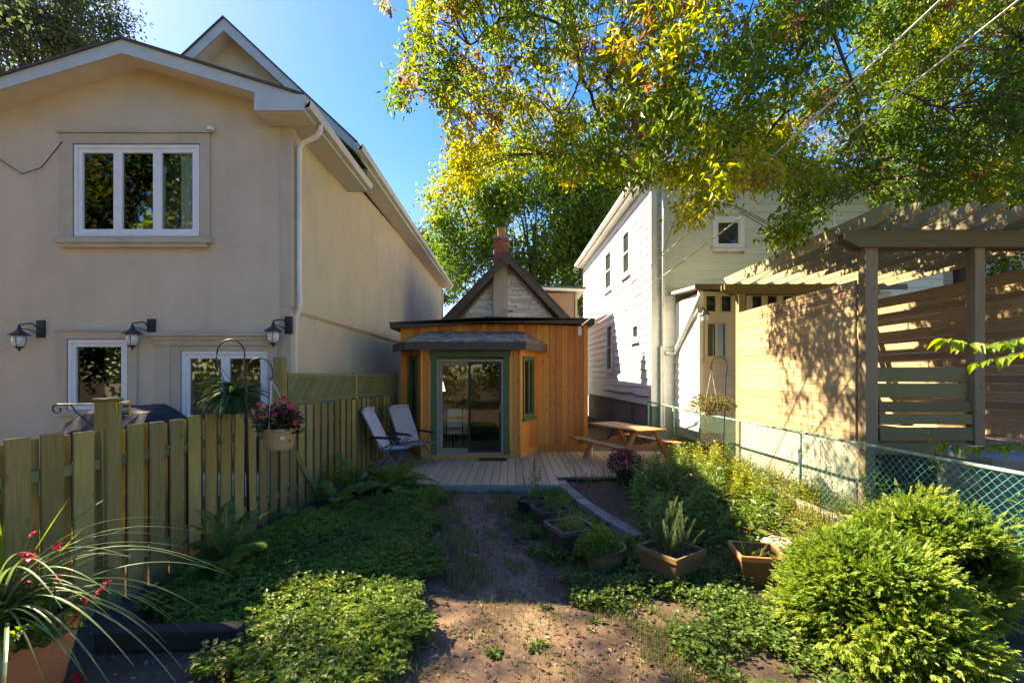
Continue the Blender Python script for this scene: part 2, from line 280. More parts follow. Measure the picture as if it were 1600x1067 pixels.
class Soup:
    """collects triangles, tubes, boxes and leaves (world coordinates) into one mesh"""
    def __init__(s): s.v = []; s.f = []; s.t = []; s.n = 0
    def add(s, v, f, tint=0.5):
        v = np.asarray(v, float).reshape(-1, 3); f = np.asarray(f, np.int64).reshape(-1, 3)
        s.v.append(v); s.f.append(f + s.n)
        s.t.append(np.broadcast_to(np.asarray(tint, float), (len(v),)).copy()); s.n += len(v); return s
    def quad(s, a, b, c, d, tint=0.5): return s.add([a, b, c, d], [[0, 1, 2], [0, 2, 3]], tint)
    def poly(s, pts, tint=0.5): return s.add(pts, [[0, k, k + 1] for k in range(1, len(pts) - 1)], tint)
    def box(s, x0, x1, y0, y1, z0, z1, rot=None, piv=None, tint=0.5):
        v = np.array([[x, y, z] for x in (x0, x1) for y in (y0, y1) for z in (z0, z1)], float)
        if rot is not None:
            piv = np.array(piv if piv is not None else v.mean(0), float); Rm = np.array(Euler(rot).to_matrix()); v = (v - piv) @ Rm.T + piv
        return s.add(v, BOXF, tint)
    def prism(s, pts, d):
        """closed prism: polygon pts pushed along vector d"""
        n = len(pts); p = np.array([list(q) for q in pts], float); q = p + np.array(list(d), float)
        f = [[0, k + 1, k] for k in range(1, n - 1)] + [[n, n + k, n + k + 1] for k in range(1, n - 1)]
        for k in range(n):
            a, b = k, (k + 1) % n; f += [[a, b, b + n], [a, b + n, a + n]]
        return s.add(np.vstack([p, q]), f)
    def tube(s, pts, r, sides=6, tint=0.5, cap=True):
        p = np.array([list(q)[:3] for q in pts], float); n = len(p)
        r = np.full(n, r, float) if np.isscalar(r) else np.interp(np.linspace(0, 1, n), np.linspace(0, 1, len(r)), r)
        tg = np.gradient(p, axis=0); tg /= np.linalg.norm(tg, axis=1)[:, None] + 1e-9
        ref = np.array([0, 0, 1.0]) if abs(tg[:, 2]).mean() < 0.8 else np.array([1.0, 0, 0])
        u = np.cross(tg, ref); u /= np.linalg.norm(u, axis=1)[:, None] + 1e-9; w = np.cross(u, tg)
        a = np.linspace(0, 2 * np.pi, sides, endpoint=False)
        v = p[:, None] + r[:, None, None] * (np.cos(a)[None, :, None] * u[:, None] + np.sin(a)[None, :, None] * w[:, None])
        v = v.reshape(-1, 3); f = []
        for k in range(n - 1):
            for j in range(sides):
                A = k * sides + j; B = k * sides + (j + 1) % sides; f += [[A, B, B + sides], [A, B + sides, A + sides]]
        if cap:
            f += [[0, j + 1, j] for j in range(1, sides - 1)]; b = (n - 1) * sides; f += [[b, b + j, b + j + 1] for j in range(1, sides - 1)]
        return s.add(v, f, tint)
    def lathe(s, c, prof, sides=24, tint=0.5, sq=None, cap=True):
        """profile (r, z) turned about c; sq = (rx, ry, power, rotz) gives a rounded box plan"""
        a = np.linspace(0, 2 * np.pi, sides, endpoint=False); v = []
        if sq and sq[2] > 7:
            ch = .055; pl = [(1, -1 + ch), (1, 1 - ch), (1 - ch * .3, 1 - ch * .3), (1 - ch, 1), (-1 + ch, 1), (-1 + ch * .3, 1 - ch * .3), (-1, 1 - ch), (-1, -1 + ch), (-1 + ch * .3, -1 + ch * .3), (-1 + ch, -1), (1 - ch, -1), (1 - ch * .3, -1 + ch * .3)]
            a = np.array([math.atan2(y, x) for x, y in pl]); sides = len(a); rad = np.array([math.hypot(x, y) for x, y in pl])
        for r, z in prof:
            ca, sa = np.cos(a), np.sin(a)
            if sq:
                k = rad if sq[2] > 7 else (np.abs(ca) ** sq[2] + np.abs(sa) ** sq[2]) ** (-1 / sq[2]); x = ca * k * r * sq[0]; y = sa * k * r * sq[1]
                ct, st = math.cos(sq[3]), math.sin(sq[3]); x, y = x * ct - y * st, x * st + y * ct
            else: x, y = ca * r, sa * r
            v.append(np.stack([x + c[0], y + c[1], np.full(sides, z + c[2])], 1))
        f = []
        for k in range(len(prof) - 1):
            for j in range(sides):
                A = k * sides + j; B = k * sides + (j + 1) % sides; f += [[A, B, B + sides], [A, B + sides, A + sides]]
        if cap and prof[0][0] > 1e-6: f += [[0, j + 1, j] for j in range(1, sides - 1)]
        b = (len(prof) - 1) * sides
        if cap and prof[-1][0] > 1e-6: f += [[b, b + j, b + j + 1] for j in range(1, sides - 1)]
        return s.add(np.vstack(v), f, tint)
    def leaves(s, pos, d, nrm, L, W, tint, fold=0.18, droop=0.12, mid=0.42):
        pos = np.atleast_2d(pos); N = len(pos); L = np.broadcast_to(L, (N,))[:, None]; W = np.broadcast_to(W, (N,))[:, None]
        d = unit(np.broadcast_to(d, (N, 3))); side = unit(np.cross(d, np.broadcast_to(nrm, (N, 3)))); up = np.cross(side, d)
        v = np.empty((N, 4, 3)); v[:, 0] = pos
        v[:, 1] = pos + d * L * mid + side * W / 2 + up * fold * W; v[:, 3] = pos + d * L * mid - side * W / 2 + up * fold * W
        v[:, 2] = pos + d * L - up * droop * L
        b = np.arange(N)[:, None] * 4
        f = np.concatenate([b + np.array([[0, 1, 2]]), b + np.array([[0, 2, 3]])], 0)
        return s.add(v.reshape(-1, 3), f, np.repeat(np.broadcast_to(tint, (N,)), 4))
    def ribbon(s, pts, w, nrm=(0, 0, 1), tint=0.5, fold=0.0):
        """blade along a line with widths w, creased along its middle"""
        p = np.array([list(q) for q in pts], float); n = len(p); w = np.interp(np.linspace(0, 1, n), np.linspace(0, 1, len(w)), w)
        tg = unit(np.gradient(p, axis=0)); side = unit(np.cross(tg, np.array(nrm, float)) + 1e-6); up = np.cross(side, tg)
        a = p + side * w[:, None] / 2 + up * (fold * w)[:, None]; c = p - side * w[:, None] / 2 + up * (fold * w)[:, None]
        v = np.stack([a, p, c], 1).reshape(-1, 3); f = []
        for k in range(n - 1):
            o = k * 3; f += [[o, o + 1, o + 4], [o, o + 4, o + 3], [o + 1, o + 2, o + 5], [o + 1, o + 5, o + 4]]
        return s.add(v, f, tint)
    def build(s, name, mat, parent=None, kind=None, smooth=False, origin=None):
        v = np.vstack(s.v); f = np.vstack(s.f); t = np.concatenate(s.t)
        if parent is not None: org = ORG[parent.name]
        else: org = Vector(origin) if origin is not None else Vector((*v[:, :2].mean(0), v[:, 2].min()))
        o = link(bpy.data.objects.new(name, mesh_of(name, v - np.array(org), f, t, M[mat] if isinstance(mat, str) else mat, smooth)))
        if parent is None: o.location = org; ORG[o.name] = org
        else: o.parent = parent; ORG[o.name] = org
        if kind: o['kind'] = kind
        return o

def mesh_of(name, v, f, t, mat, smooth=False):
    me = bpy.data.meshes.new(name); n, m = len(v), len(f)
    me.vertices.add(n); me.vertices.foreach_set('co', np.ascontiguousarray(v, np.float32).ravel())
    me.loops.add(m * 3); me.loops.foreach_set('vertex_index', np.ascontiguousarray(f, np.int32).ravel())
    me.polygons.add(m); me.polygons.foreach_set('loop_start', np.arange(0, m * 3, 3, dtype=np.int32))
    me.polygons.foreach_set('use_smooth', np.full(m, bool(smooth)))
    me.update(calc_edges=True)
    if t is not None:
        a = me.attributes.new('tint', 'FLOAT', 'POINT'); a.data.foreach_set('value', t.astype(np.float32))
    me.materials.append(mat); return me

BOXF = [[0, 1, 3], [0, 3, 2], [4, 6, 7], [4, 7, 5], [0, 4, 5], [0, 5, 1], [2, 3, 7], [2, 7, 6], [0, 2, 6], [0, 6, 4], [1, 5, 7], [1, 7, 3]]
def unit(a): return a / (np.linalg.norm(a, axis=-1, keepdims=True) + 1e-9)
def rdir(n): return unit(rng.normal(size=(n, 3)))

BOXC = {}
def boxm(dx, dy, dz, mat, bev=0.0):
    """centred board mesh, shared between alike pieces"""
    k = (round(dx, 3), round(dy, 3), round(dz, 3), mat, bev)
    if k not in BOXC:
        bm = bmesh.new(); bmesh.ops.create_cube(bm, size=1.0)
        for v in bm.verts: v.co = (v.co.x * k[0], v.co.y * k[1], v.co.z * k[2])
        if bev: bmesh.ops.bevel(bm, geom=bm.edges[:], offset=bev, segments=1, affect='EDGES')
        me = bpy.data.meshes.new('board'); bm.to_mesh(me); bm.free(); me.materials.append(M[mat]); BOXC[k] = me
    return BOXC[k]

def piece(name, dims, mat, parent, loc, rot=(0, 0, 0), bev=0.0, label=None):
    o = link(bpy.data.objects.new(name, boxm(*dims, mat, bev)))
    org = ORG[parent.name] if parent else Vector((0, 0, 0))
    o.parent = parent; o.location = Vector(loc) - org; o.rotation_euler = rot
    ORG[o.name] = org                       # sub-parts made by Soup would share the thing's frame only if unrotated
    if label: o['label'] = label
    return o

def bar(name, a, b, w, d, mat, parent, bev=0.0, roll=0.0, label=None):
    """board from a to b (local x), d thick (local y), w high (local z)"""
    a, b = Vector(a), Vector(b); dv = b - a
    q = dv.to_track_quat('X', 'Z')
    o = piece(name, (dv.length, d, w), mat, parent, (a + b) / 2, (0, 0, 0), bev, label)
    o.rotation_euler = (q @ Euler((roll, 0, 0)).to_quaternion()).to_euler(); return o

def copy_tree(o, parent=None):
    c = o.copy(); link(c)
    if parent is not None: c.parent = parent
    for ch in o.children: copy_tree(ch, c)
    return c
def holes_cut(s0, s1, spans):
    """intervals of s0..s1 left after removing spans"""
    out = [(s0, s1)]
    for a, b in spans:
        nxt = []
        for p, q in out:
            if b <= p or a >= q: nxt.append((p, q)); continue
            if a - p > 0.012: nxt.append((p, a))
            if q - b > 0.012: nxt.append((b, q))
        out = nxt
    return out

def vboards(parent, p0, p1, z0, z1, w, mat, holes=(), th=0.022, name='wall_board', gap=0.006, ztop=None):
    """upright boards along p0-p1; holes = (s0, s1, z0, z1)"""
    p0, p1 = Vector((*p0, 0)), Vector((*p1, 0)); L = (p1 - p0).length; d = (p1 - p0) / L; ang = math.atan2(d.y, d.x)
    n = max(1, round(L / w)); w = L / n
    for k in range(n):
        a, b = k * w + gap / 2, (k + 1) * w - gap / 2; cuts = sorted({a, b} | {h[j] for h in holes for j in (0, 1) if a + 0.01 < h[j] < b - 0.01})
        for a2, b2 in zip(cuts[:-1], cuts[1:]):
            mid = (a2 + b2) / 2; zt = ztop(mid) if ztop else z1
            for q0, q1 in holes_cut(z0, zt, [(h[2], h[3]) for h in holes if h[0] < mid < h[1]]):
                c = p0 + d * mid; j = random.uniform(-.002, .002)
                piece(name, (b2 - a2, th, q1 - q0), mat, parent, (c.x - d.y * j, c.y + d.x * j, (q0 + q1) / 2), (0, 0, ang))

def hsiding(parent, p0, p1, z0, z1, expo, mat, out, holes=(), th=0.034, tilt=8.0, name='siding_board', maxlen=99):
    """lapped horizontal boards; out = +1 when the outside lies left of p0->p1"""
    p0, p1 = Vector((*p0, 0)), Vector((*p1, 0)); L = (p1 - p0).length; d = (p1 - p0) / L; ang = math.atan2(d.y, d.x)
    n = max(1, round((z1 - z0) / expo)); e = (z1 - z0) / n
    for k in range(n):
        a, b = z0 + k * e, z0 + (k + 1) * e; mid = (a + b) / 2
        cuts = [(h[0], h[1]) for h in holes if h[2] < mid + .02 and h[3] > mid - .02]
        for s0, s1 in holes_cut(0, L, cuts):
            m = max(1, math.ceil((s1 - s0) / maxlen)); 
            for q in range(m):
                u0, u1 = s0 + (s1 - s0) * q / m, s0 + (s1 - s0) * (q + 1) / m
                c = p0 + d * ((u0 + u1) / 2)
                piece(name, (u1 - u0 - .002, th, e + 0.012), mat, parent, (c.x, c.y, mid), (out * R(tilt), 0, ang))

def window(parent, p, rotz, w, h, cols=1, rows=1, fw=0.06, sash=0.035, frame='white_frame', glass='dark_glass', proud=0.03, deep=0.09, name='window', label=None, curtain=None, sill=False, bars=0.02, split=None):
    """window in its own frame: x along the wall, -y outside, z up; p = lower left outside corner"""
    def place(sp, nm, mat, par, first=False):
        v = np.vstack(sp.v); f = np.vstack(sp.f)
        o = link(bpy.data.objects.new(nm, mesh_of(nm, v, f, np.concatenate(sp.t), M[mat])))
        o.parent = par
        if first: o.location = Vector(p) - ORG[parent.name]; o.rotation_euler = (0, 0, rotz)
        return o
    fr = Soup(); fr.box(0, fw, -proud, deep, 0, h); fr.box(w - fw, w, -proud, deep, 0, h)
    fr.box(fw, w - fw, -proud, deep, 0, fw); fr.box(fw, w - fw, -proud, deep, h - fw, h)
    F_ = place(fr, name, frame, parent, True)
    if label: F_['label'] = label
    xs = split or [k / cols for k in range(cols + 1)]
    iw, ih = w - 2 * fw, h - 2 * fw
    for k in range(cols):
        a, b = fw + iw * xs[k], fw + iw * xs[k + 1]; s = Soup(); y0, y1 = -proud + .015, deep - .01
        s.box(a + .001, a + sash, y0, y1, fw + .001, h - fw - .001); s.box(b - sash, b - .001, y0, y1, fw + .001, h - fw - .001)
        s.box(a + sash, b - sash, y0, y1, fw + .001, fw + sash); s.box(a + sash, b - sash, y0, y1, h - fw - sash, h - fw - .001)
        for r in range(1, rows): z = fw + ih * r / rows; s.box(a + sash, b - sash, y0 + .01, y1, z - bars, z + bars)
        place(s, 'sash', frame, F_)
        for r in range(rows):
            z0 = fw + (sash if r == 0 else ih * r / rows + bars - 0.0); z1 = h - fw - sash if r == rows - 1 else fw + ih * (r + 1) / rows - bars
            if r > 0: z0 = fw + ih * r / rows + bars
            g = Soup(); ym = 0.03; g.box(a + sash, b - sash, ym, ym + .006, z0, z1); place(g, 'pane', glass, F_)
    if curtain:
        for (c0, c1, mt) in curtain:
            g = Soup(); n = max(6, int((c1 - c0) * 40)); X = np.linspace(c0, c1, n)
            pts = [(x, deep - .005 + .016 * math.sin(k * 1.9) + .009 * math.sin(k * .7), 0) for k, x in enumerate(X)]
            for k in range(n - 1):
                g.quad((*pts[k][:2], .02), (*pts[k + 1][:2], .02), (*pts[k + 1][:2], h - .02), (*pts[k][:2], h - .02))
            place(g, 'curtain', mt, F_)
    if sill:
        g = Soup(); g.box(-.04, w + .04, -proud - .05, -.005, -.05, -.002); place(g, 'sill', frame, F_)
    return F_

def wall_holes(s, o, u, n, u0, u1, v0, v1, holes, depth):
    """flat wall with real openings: o origin, u along, n outward; reveals go inward"""
    o, u, n = np.array(o, float), np.array(u, float), np.array(n, float); z = np.array([0, 0, 1.0])
    us = sorted({u0, u1} | {h[k] for h in holes for k in (0, 1)}); vs = sorted({v0, v1} | {h[k] for h in holes for k in (2, 3)})
    P = lambda a, b, dd=0.0: o + u * a + z * b - n * dd
    for a, b in zip(us[:-1], us[1:]):
        for c, d in zip(vs[:-1], vs[1:]):
            if any(h[0] <= a and b <= h[1] and h[2] <= c and d <= h[3] for h in holes): continue
            s.quad(P(a, c), P(b, c), P(b, d), P(a, d))
    for a, b, c, d in holes:
        s.quad(P(a, c), P(a, c, depth), P(a, d, depth), P(a, d)); s.quad(P(b, c), P(b, d), P(b, d, depth), P(b, c, depth))
        s.quad(P(a, c), P(b, c), P(b, c, depth), P(a, c, depth)); s.quad(P(a, d), P(a, d, depth), P(b, d, depth), P(b, d))
# ------------------------------------------------------------------ ground, path and planting bed (one sheet, split along its own edges)
def gnoise(x, y):
    from mathutils import noise as nz
    return np.array([nz.noise((a * 0.55, b * 0.55, 3.1)) * 0.035 + nz.noise((a * 2.3, b * 2.3, 9.1)) * 0.014 + nz.noise((a * 8, b * 8, 4.1)) * 0.007 for a, b in zip(x, y)])
PATH = [(2.0, -1.15, 1.5), (2.9, -.95, 1.25), (3.4, -.80, .95), (3.9, -.55, .62), (4.4, -.40, .25), (5.2, -.60, .02), (6.3, -.90, -.18), (7.0, -1.02, -.18), (8.2, -1.08, -.16)]
BED = [(.86, 8.6), (.88, 8.0), (1.12, 6.7), (1.42, 5.5), (2.0, 5.05), (3.3, 4.75), (4.13, 4.9), (4.13, 9.4), (3.9, 10.5), (3.5, 9.0)]
def in_path(x, y, grow=0.0):
    P = np.array(PATH); l = np.interp(y, P[:, 0], P[:, 1]) - grow; r = np.interp(y, P[:, 0], P[:, 2]) + grow
    return (x > l) & (x < r) & (y > 1.9) & (y < 8.0)
def in_poly(x, y, poly):
    x, y = np.asarray(x, float), np.asarray(y, float); c = np.zeros(x.shape, bool); n = len(poly)
    for k in range(n):
        (x0, y0), (x1, y1) = poly[k], poly[(k + 1) % n]
        with np.errstate(divide='ignore', invalid='ignore'):
            t = ((y0 > y) != (y1 > y)) & (x < (x1 - x0) * (y - y0) / (y1 - y0 + 1e-12) + x0)
        c ^= t
    return c
gx = np.concatenate([[-600, -200, -80, -40, -20, -12, -8, -6, -5], np.arange(-4.2, 5.6, .06), [6, 7, 9, 13, 20, 40, 80, 200, 600]])
gy = np.concatenate([[-300, -80, -30, -12, -5, -1, .6, 1.4], np.arange(1.9, 9.6, .06), [10, 10.6, 11.5, 13, 16, 20, 28, 45, 90, 250, 900]])
GX, GY = np.meshgrid(gx, gy); fx, fy = GX.ravel(), GY.ravel()
gz = np.zeros(len(fx)); near = (fx > -5) & (fx < 6) & (fy > 1) & (fy < 10); gz[near] = gnoise(fx[near], fy[near])
gz[near & in_poly(fx, fy, BED)] += 0.05
gz[near & in_path(fx, fy)] -= 0.012
def gh(x, y):
    """ground height"""
    x, y = np.atleast_1d(x), np.atleast_1d(y)
    Z = gz.reshape(GX.shape); i = np.clip(np.searchsorted(gx, x) - 1, 0, len(gx) - 2); j = np.clip(np.searchsorted(gy, y) - 1, 0, len(gy) - 2)
    a = np.clip((x - gx[i]) / (gx[i + 1] - gx[i]), 0, 1); b = np.clip((y - gy[j]) / (gy[j + 1] - gy[j]), 0, 1)
    return Z[j, i] * (1 - a) * (1 - b) + Z[j, i + 1] * a * (1 - b) + Z[j + 1, i] * (1 - a) * b + Z[j + 1, i + 1] * a * b
nx, ny = len(gx), len(gy)
ii, jj = np.meshgrid(np.arange(nx - 1), np.arange(ny - 1)); q0 = (jj * nx + ii).ravel()
quads = np.stack([q0, q0 + 1, q0 + nx + 1, q0 + nx], 1); V0 = np.stack([fx, fy, gz], 1)
cx, cy = V0[quads].mean(1)[:, 0], V0[quads].mean(1)[:, 1]
jit = gnoise(cx * 1.7 + 9, cy * 1.7) * 4
mp = in_path(cx + jit, cy + jit); mb = in_poly(cx, cy, BED) & ~mp
def soil(name, stops, bumpd=.02, fine=130):
    t = NT(name); v = t.coords(kind='World_position'); a = t.noise(v, 2.2, 8, .65); b = t.noise(v, 28, 6, .7)
    col = t.ramp(t.math('ADD', t.math('MULTIPLY', a, .6), t.math('MULTIPLY', b, .4)), stops)
    vo = t.n('ShaderNodeTexVoronoi'); vo.inputs['Scale'].default_value = 34; t.l(v, vo.inputs['Vector'])
    peb = t.ramp(vo.outputs['Distance'], [(.12, (1, 1, 1)), (.22, (0, 0, 0))])
    sel = t.ramp(t.noise(v, 60, 1), [(.60, (0, 0, 0)), (.64, (1, 1, 1))])
    col = t.mix(t.math('MULTIPLY', t.math('MULTIPLY', peb, sel), .5), col, tuple(c * 1.7 for c in stops[-1][1]))
    h = t.math('ADD', t.noise(v, 24, 8, .7), t.math('MULTIPLY', t.noise(v, fine, 5, .7), .5))
    return t.done(t.principled(col, .95, .15, 0, t.bump(h, .9, bumpd)).outputs[0])
M['soil'] = soil('dark_soil', [(.3, (.055, .038, .024)), (.5, (.11, .075, .05)), (.7, (.18, .125, .085))])
M['path'] = soil('trodden_earth', [(.3, (.095, .060, .037)), (.5, (.175, .112, .072)), (.68, (.27, .185, .122))], .015)
M['mulch'] = soil('brown_mulch', [(.3, (.045, .028, .018)), (.5, (.105, .065, .042)), (.7, (.19, .125, .085))], .03, 90)
def sheet(name, mask, mat):
    q = quads[mask]; u, inv = np.unique(q.ravel(), return_inverse=True); q = inv.reshape(-1, 4)
    f = np.vstack([q[:, [0, 1, 2]], q[:, [0, 2, 3]]])
    o = link(bpy.data.objects.new(name, mesh_of(name, V0[u], f, None, M[mat], True))); o['kind'] = 'structure'; ORG[o.name] = Vector((0, 0, 0)); return o
sheet('ground', ~mp & ~mb, 'soil'); sheet('dirt_path', mp, 'path'); sheet('planting_bed', mb, 'mulch')

# ------------------------------------------------------------------ deck
DZ = 0.12
dk = thing('wooden_deck', 'low weathered wooden deck of narrow boards in front of the cedar cottage', 'deck', (0, 9.5, 0))
x = -2.86
while x < 3.45:
    y0 = 7.7 if x < .66 else 8.32
    piece('deck_board', (.138, 11.15 - y0, .03), 'deck', dk, (x + .07, (y0 + 11.15) / 2, DZ - .015 + random.uniform(-.0015, .0015)), bev=.003); x += .1465
bar('fascia_board', (-2.86, 7.685, .045), (.80, 7.685, .045), .09, .025, 'deck_x', dk)
bar('fascia_board', (.82, 8.305, .045), (3.45, 8.305, .045), .09, .025, 'deck_x', dk)
bar('fascia_board', (.815, 7.70, .045), (.815, 8.29, .045), .09, .025, 'deck_x', dk)
tag(piece('doormat', (.62, .32, .014), 'mat_rubber', None, (-.42, 10.02, DZ + .009)), 'small dark doormat lying before the sliding glass door', 'doormat')

# ------------------------------------------------------------------ cottage
CT = thing('cedar_cottage', 'small cedar clad cottage with a bay, dark roof edge and grey stone gable', 'house', (-.45, 11.2, 0))
WY, BY = 11.2, 10.27                          # main wall and bay front
zt = lambda s: 3.18 + .09 * (1 - abs(s - 2.2) / 2.4)
# cedar boards of the main wall: full height to the right, above the bay, and a strip at the left
vboards(CT, (-2.74, WY), (1.83, WY), .26, 3.2, .15, 'cedar', [(.2, 3.2, 0, 2.58)], ztop=zt)
bar('base_board', (.64, WY - .02, .19), (1.83, WY - .02, .19), .14, .04, 'cedar_x', CT)
piece('corner_board', (.03, .11, 3.05), 'cedar', CT, (1.847, WY + .03, 1.72))
piece('corner_board', (.09, .03, 3.05), 'cedar', CT, (1.80, WY - .03, 1.72))
BP = [(-2.57, WY), (-2.04, BY), (.17, BY), (.63, WY)]
vboards(CT, BP[1], BP[2], .26, 2.58, .15, 'cedar', [(.22, 1.98, 0, 2.44)])
sl = math.dist(BP[2], BP[3])
vboards(CT, BP[2], BP[3], .28, 2.58, .13, 'cedar', [(.15, .78, .98, 2.42)])
vboards(CT, BP[0], BP[1], .28, 2.58, .13, 'cedar', [(.2, .80, .98, 2.42)])
def foot(a, b, n_=.015): 
    d = (Vector(b) - Vector(a)).normalized(); bar('base_board', (a[0] + d.y * n_ , a[1] - d.x * n_, .2), (b[0] + d.y * n_, b[1] - d.x * n_, .2), .17, .035, 'cedar_x', CT)
foot(BP[0], BP[1]); foot((BP[1][0], BY), (-1.82, BY)); foot((-.05, BY), BP[2]); foot(BP[2], BP[3])
bar('threshold', (-1.8, BY - .02, .155), (-.07, BY - .02, .155), .07, .09, 'cedar_x', CT)
for px_ in (BP[1], BP[2]):
    piece('corner_board', (.035, .035, 2.3), 'cedar', CT, (px_[0] + (.004 if px_[0] > 0 else -.004), px_[1] - .012, 1.43), (0, 0, R(30)))
# green casing
CZ = 2.40
piece('door_casing', (.12, .05, 2.22), 'green_trim', CT, (-1.75, BY - .02, 1.29), bev=.004)
piece('door_casing', (.12, .05, 2.22), 'green_trim', CT, (-.13, BY - .02, 1.29), bev=.004)
piece('door_casing', (1.82, .055, .14), 'green_trim', CT, (-.94, BY - .025, CZ + .062), bev=.004)
# sliding door
sd = Soup(); x0, x1, z0, z1 = -1.69, -.19, .19, 2.33
sd.box(x0, x0 + .05, BY - .03, BY + .09, z0, z1).box(x1 - .05, x1, BY - .03, BY + .09, z0, z1).box(x0 + .05, x1 - .05, BY - .03, BY + .09, z1 - .05, z1).box(x0 + .05, x1 - .05, BY - .03, BY + .09, z0, z0 + .05)
SD = sd.build('sliding_door', 'taupe', CT)
xm = -.955
def leafdoor(a, b, y, mat, glass, nm, wd=.065):
    s = Soup(); s.box(a, a + wd, y, y + .035, z0 + .052, z1 - .052).box(b - wd, b, y, y + .035, z0 + .052, z1 - .052)
    s.box(a + wd, b - wd, y, y + .035, z1 - .052 - wd, z1 - .052).box(a + wd, b - wd, y, y + .035, z0 + .052, z0 + .052 + wd * 1.3); s.build(nm, mat, SD)
    g = Soup(); g.box(a + wd, b - wd, y + .015, y + .02, z0 + .052 + wd * 1.3, z1 - .052 - wd); g.build('pane', glass, SD)
leafdoor(x0 + .052, xm + .03, BY + .045, 'taupe', 'glass', 'fixed_panel')
leafdoor(xm - .03, x1 - .052, BY - .005, 'chair_arm', 'glass_dim', 'screen_panel', .05)
hd = Soup(); hd.box(x1 - .09, x1 - .065, BY - .035, BY - .006, 1.12, 1.30); hd.build('handle', 'chair_frame', SD)
# bay side windows
def sidewin(a, b, s0, s1, cur):
    d = (Vector(b) - Vector(a)).normalized(); p = Vector(a) + d * s0
    window(CT, (p.x, p.y, .98), math.atan2(d.y, d.x), s1 - s0, 1.44, fw=.075, sash=.03, frame='green_trim', glass='glass', proud=.035, deep=.06, sill=True,
           curtain=[(.05, s1 - s0 - .05, 'curtain')])
sidewin(BP[2], BP[3], .15, .78, 1); sidewin(BP[0], BP[1], .2, .80, 1)
# bay roof: fascia, soffit, shingled slopes
e = [(-2.86, 10.96), (-2.34, 9.95), (.29, 9.95), (.83, 10.96)]; rp = [(-2.08, WY - .03), (.26, WY - .03)]; ez, tz = 2.70, 3.03
sf = Soup(); sf.poly([(*e[0], 2.565), (*e[1], 2.565), (*e[2], 2.565), (*e[3], 2.565), (.83, WY - .03, 2.565), (-2.86, WY - .03, 2.565)]); sf.build('soffit', 'brown_trim', CT)
for a, b in zip(e[:-1], e[1:]):
    bar('fascia', (*a, 2.62), (*b, 2.62), .17, .03, 'brown_trim', CT)
bar('fascia', (*e[3], 2.62), (.83, WY - .03, 2.62), .17, .03, 'brown_trim', CT); bar('fascia', (*e[0], 2.62), (-2.86, WY - .03, 2.62), .17, .03, 'brown_trim', CT)
br = Soup(); br.poly([(*e[1], ez), (*e[2], ez), (*rp[1], tz), (*rp[0], tz)]); br.poly([(*e[2], ez), (*e[3], ez), (.83, WY, ez), (*rp[1], tz)]); br.poly([(*e[1], ez), (*rp[0], tz), (-2.86, WY, ez), (*e[0], ez)])
br.build('bay_roof', 'roof_dark', CT)
def shingles(q, rows, n0, name='shingle'):
    """q: eave a, eave b, top b, top a"""
    A, B, C, D = [Vector(p) for p in q]; nr = (B - A).cross(D - A).normalized()
    for r in range(rows):
        t0, t1 = r / rows, min(1, (r + 1.15) / rows); a, b = A.lerp(D, t0), B.lerp(C, t0); c, d = B.lerp(C, t1), A.lerp(D, t1)
        n = max(2, int(n0 * (b - a).length)); off = random.random() / n
        cuts = [0] + [min(1, max(0, k / n + off + random.uniform(-.15, .15) / n)) for k in range(n)] + [1]
        for u, v in zip(cuts[:-1], cuts[1:]):
            if v - u < .01: continue
            up = random.uniform(.012, .026); s = Soup(); g = .004
            p = [a.lerp(b, u), a.lerp(b, v), d.lerp(c, v), d.lerp(c, u)]; ex = random.uniform(0, .012) * (A - D).normalized()
            s.prism([p[0] + ex, p[1] + ex, p[2], p[3]], nr * up); s.build(name, 'shingle', CT)
up_ = lambda p, z: (p[0], p[1], z + .004)
shingles([up_(e[1], ez), up_(e[2], ez), up_(rp[1], tz), up_(rp[0], tz)], 7, 6.5)
shingles([up_(e[2], ez), up_(e[3], ez), (.5, WY - .05, 2.88), up_(rp[1], tz)], 6, 5)
# flat roof edge
fl = Soup(); fl.prism([(-2.93, 10.93, 3.22), (-2.93, 10.93, 3.10), (-.55, 10.93, 3.245), (1.98, 10.93, 3.20), (1.98, 10.93, 3.32), (-.55, 10.93, 3.355)], (0, .03, 0)); fl.build('roof_fascia', 'brown_trim', CT)
fr = Soup(); fr.prism([(-2.95, 10.91, 3.222), (-.55, 10.91, 3.358), (2.0, 10.91, 3.322), (2.0, 10.91, 3.345), (-.55, 10.91, 3.385), (-2.95, 10.91, 3.245)], (0, 4.6, 0)); fr.build('flat_roof', 'roof_dark', CT)
fs = Soup(); fs.box(1.87, 1.99, 10.96, 15.4, 3.19, 3.30).box(-2.94, -2.75, 10.96, 15.4, 3.1, 3.2); fs.build('side_fascia', 'brown_trim', CT)
# side walls and interior shell
sh = Soup(); sh.box(1.79, 1.82, WY + .03, 15.3, 0, 3.25).box(-2.73, -2.70, WY + .03, 15.3, 0, 3.12); sh.build('side_wall', 'brown_trim', CT)
iw = Soup(); iw.box(-2.69, 1.78, 14.2, 14.25, .1, 3.1).box(.64, 1.78, WY + .03, WY + .06, .1, 3.1).box(-2.69, -2.58, WY + .03, WY + .06, .1, 3.1).box(-2.57, .63, WY + .03, WY + .06, 2.57, 3.1)
iw.box(-2.69, -2.66, WY + .06, 14.2, .1, 3.1).box(1.75, 1.78, WY + .06, 14.2, .1, 3.1); iw.build('inside_wall', 'wall_inside', CT)
ic = Soup(); ic.box(-2.66, 1.75, WY + .06, 14.2, 2.62, 2.66).poly([(*BP[0], 2.55), (*BP[1], 2.55), (*BP[2], 2.55), (*BP[3], 2.55)]); ic.build('ceiling', 'wall_inside', CT)
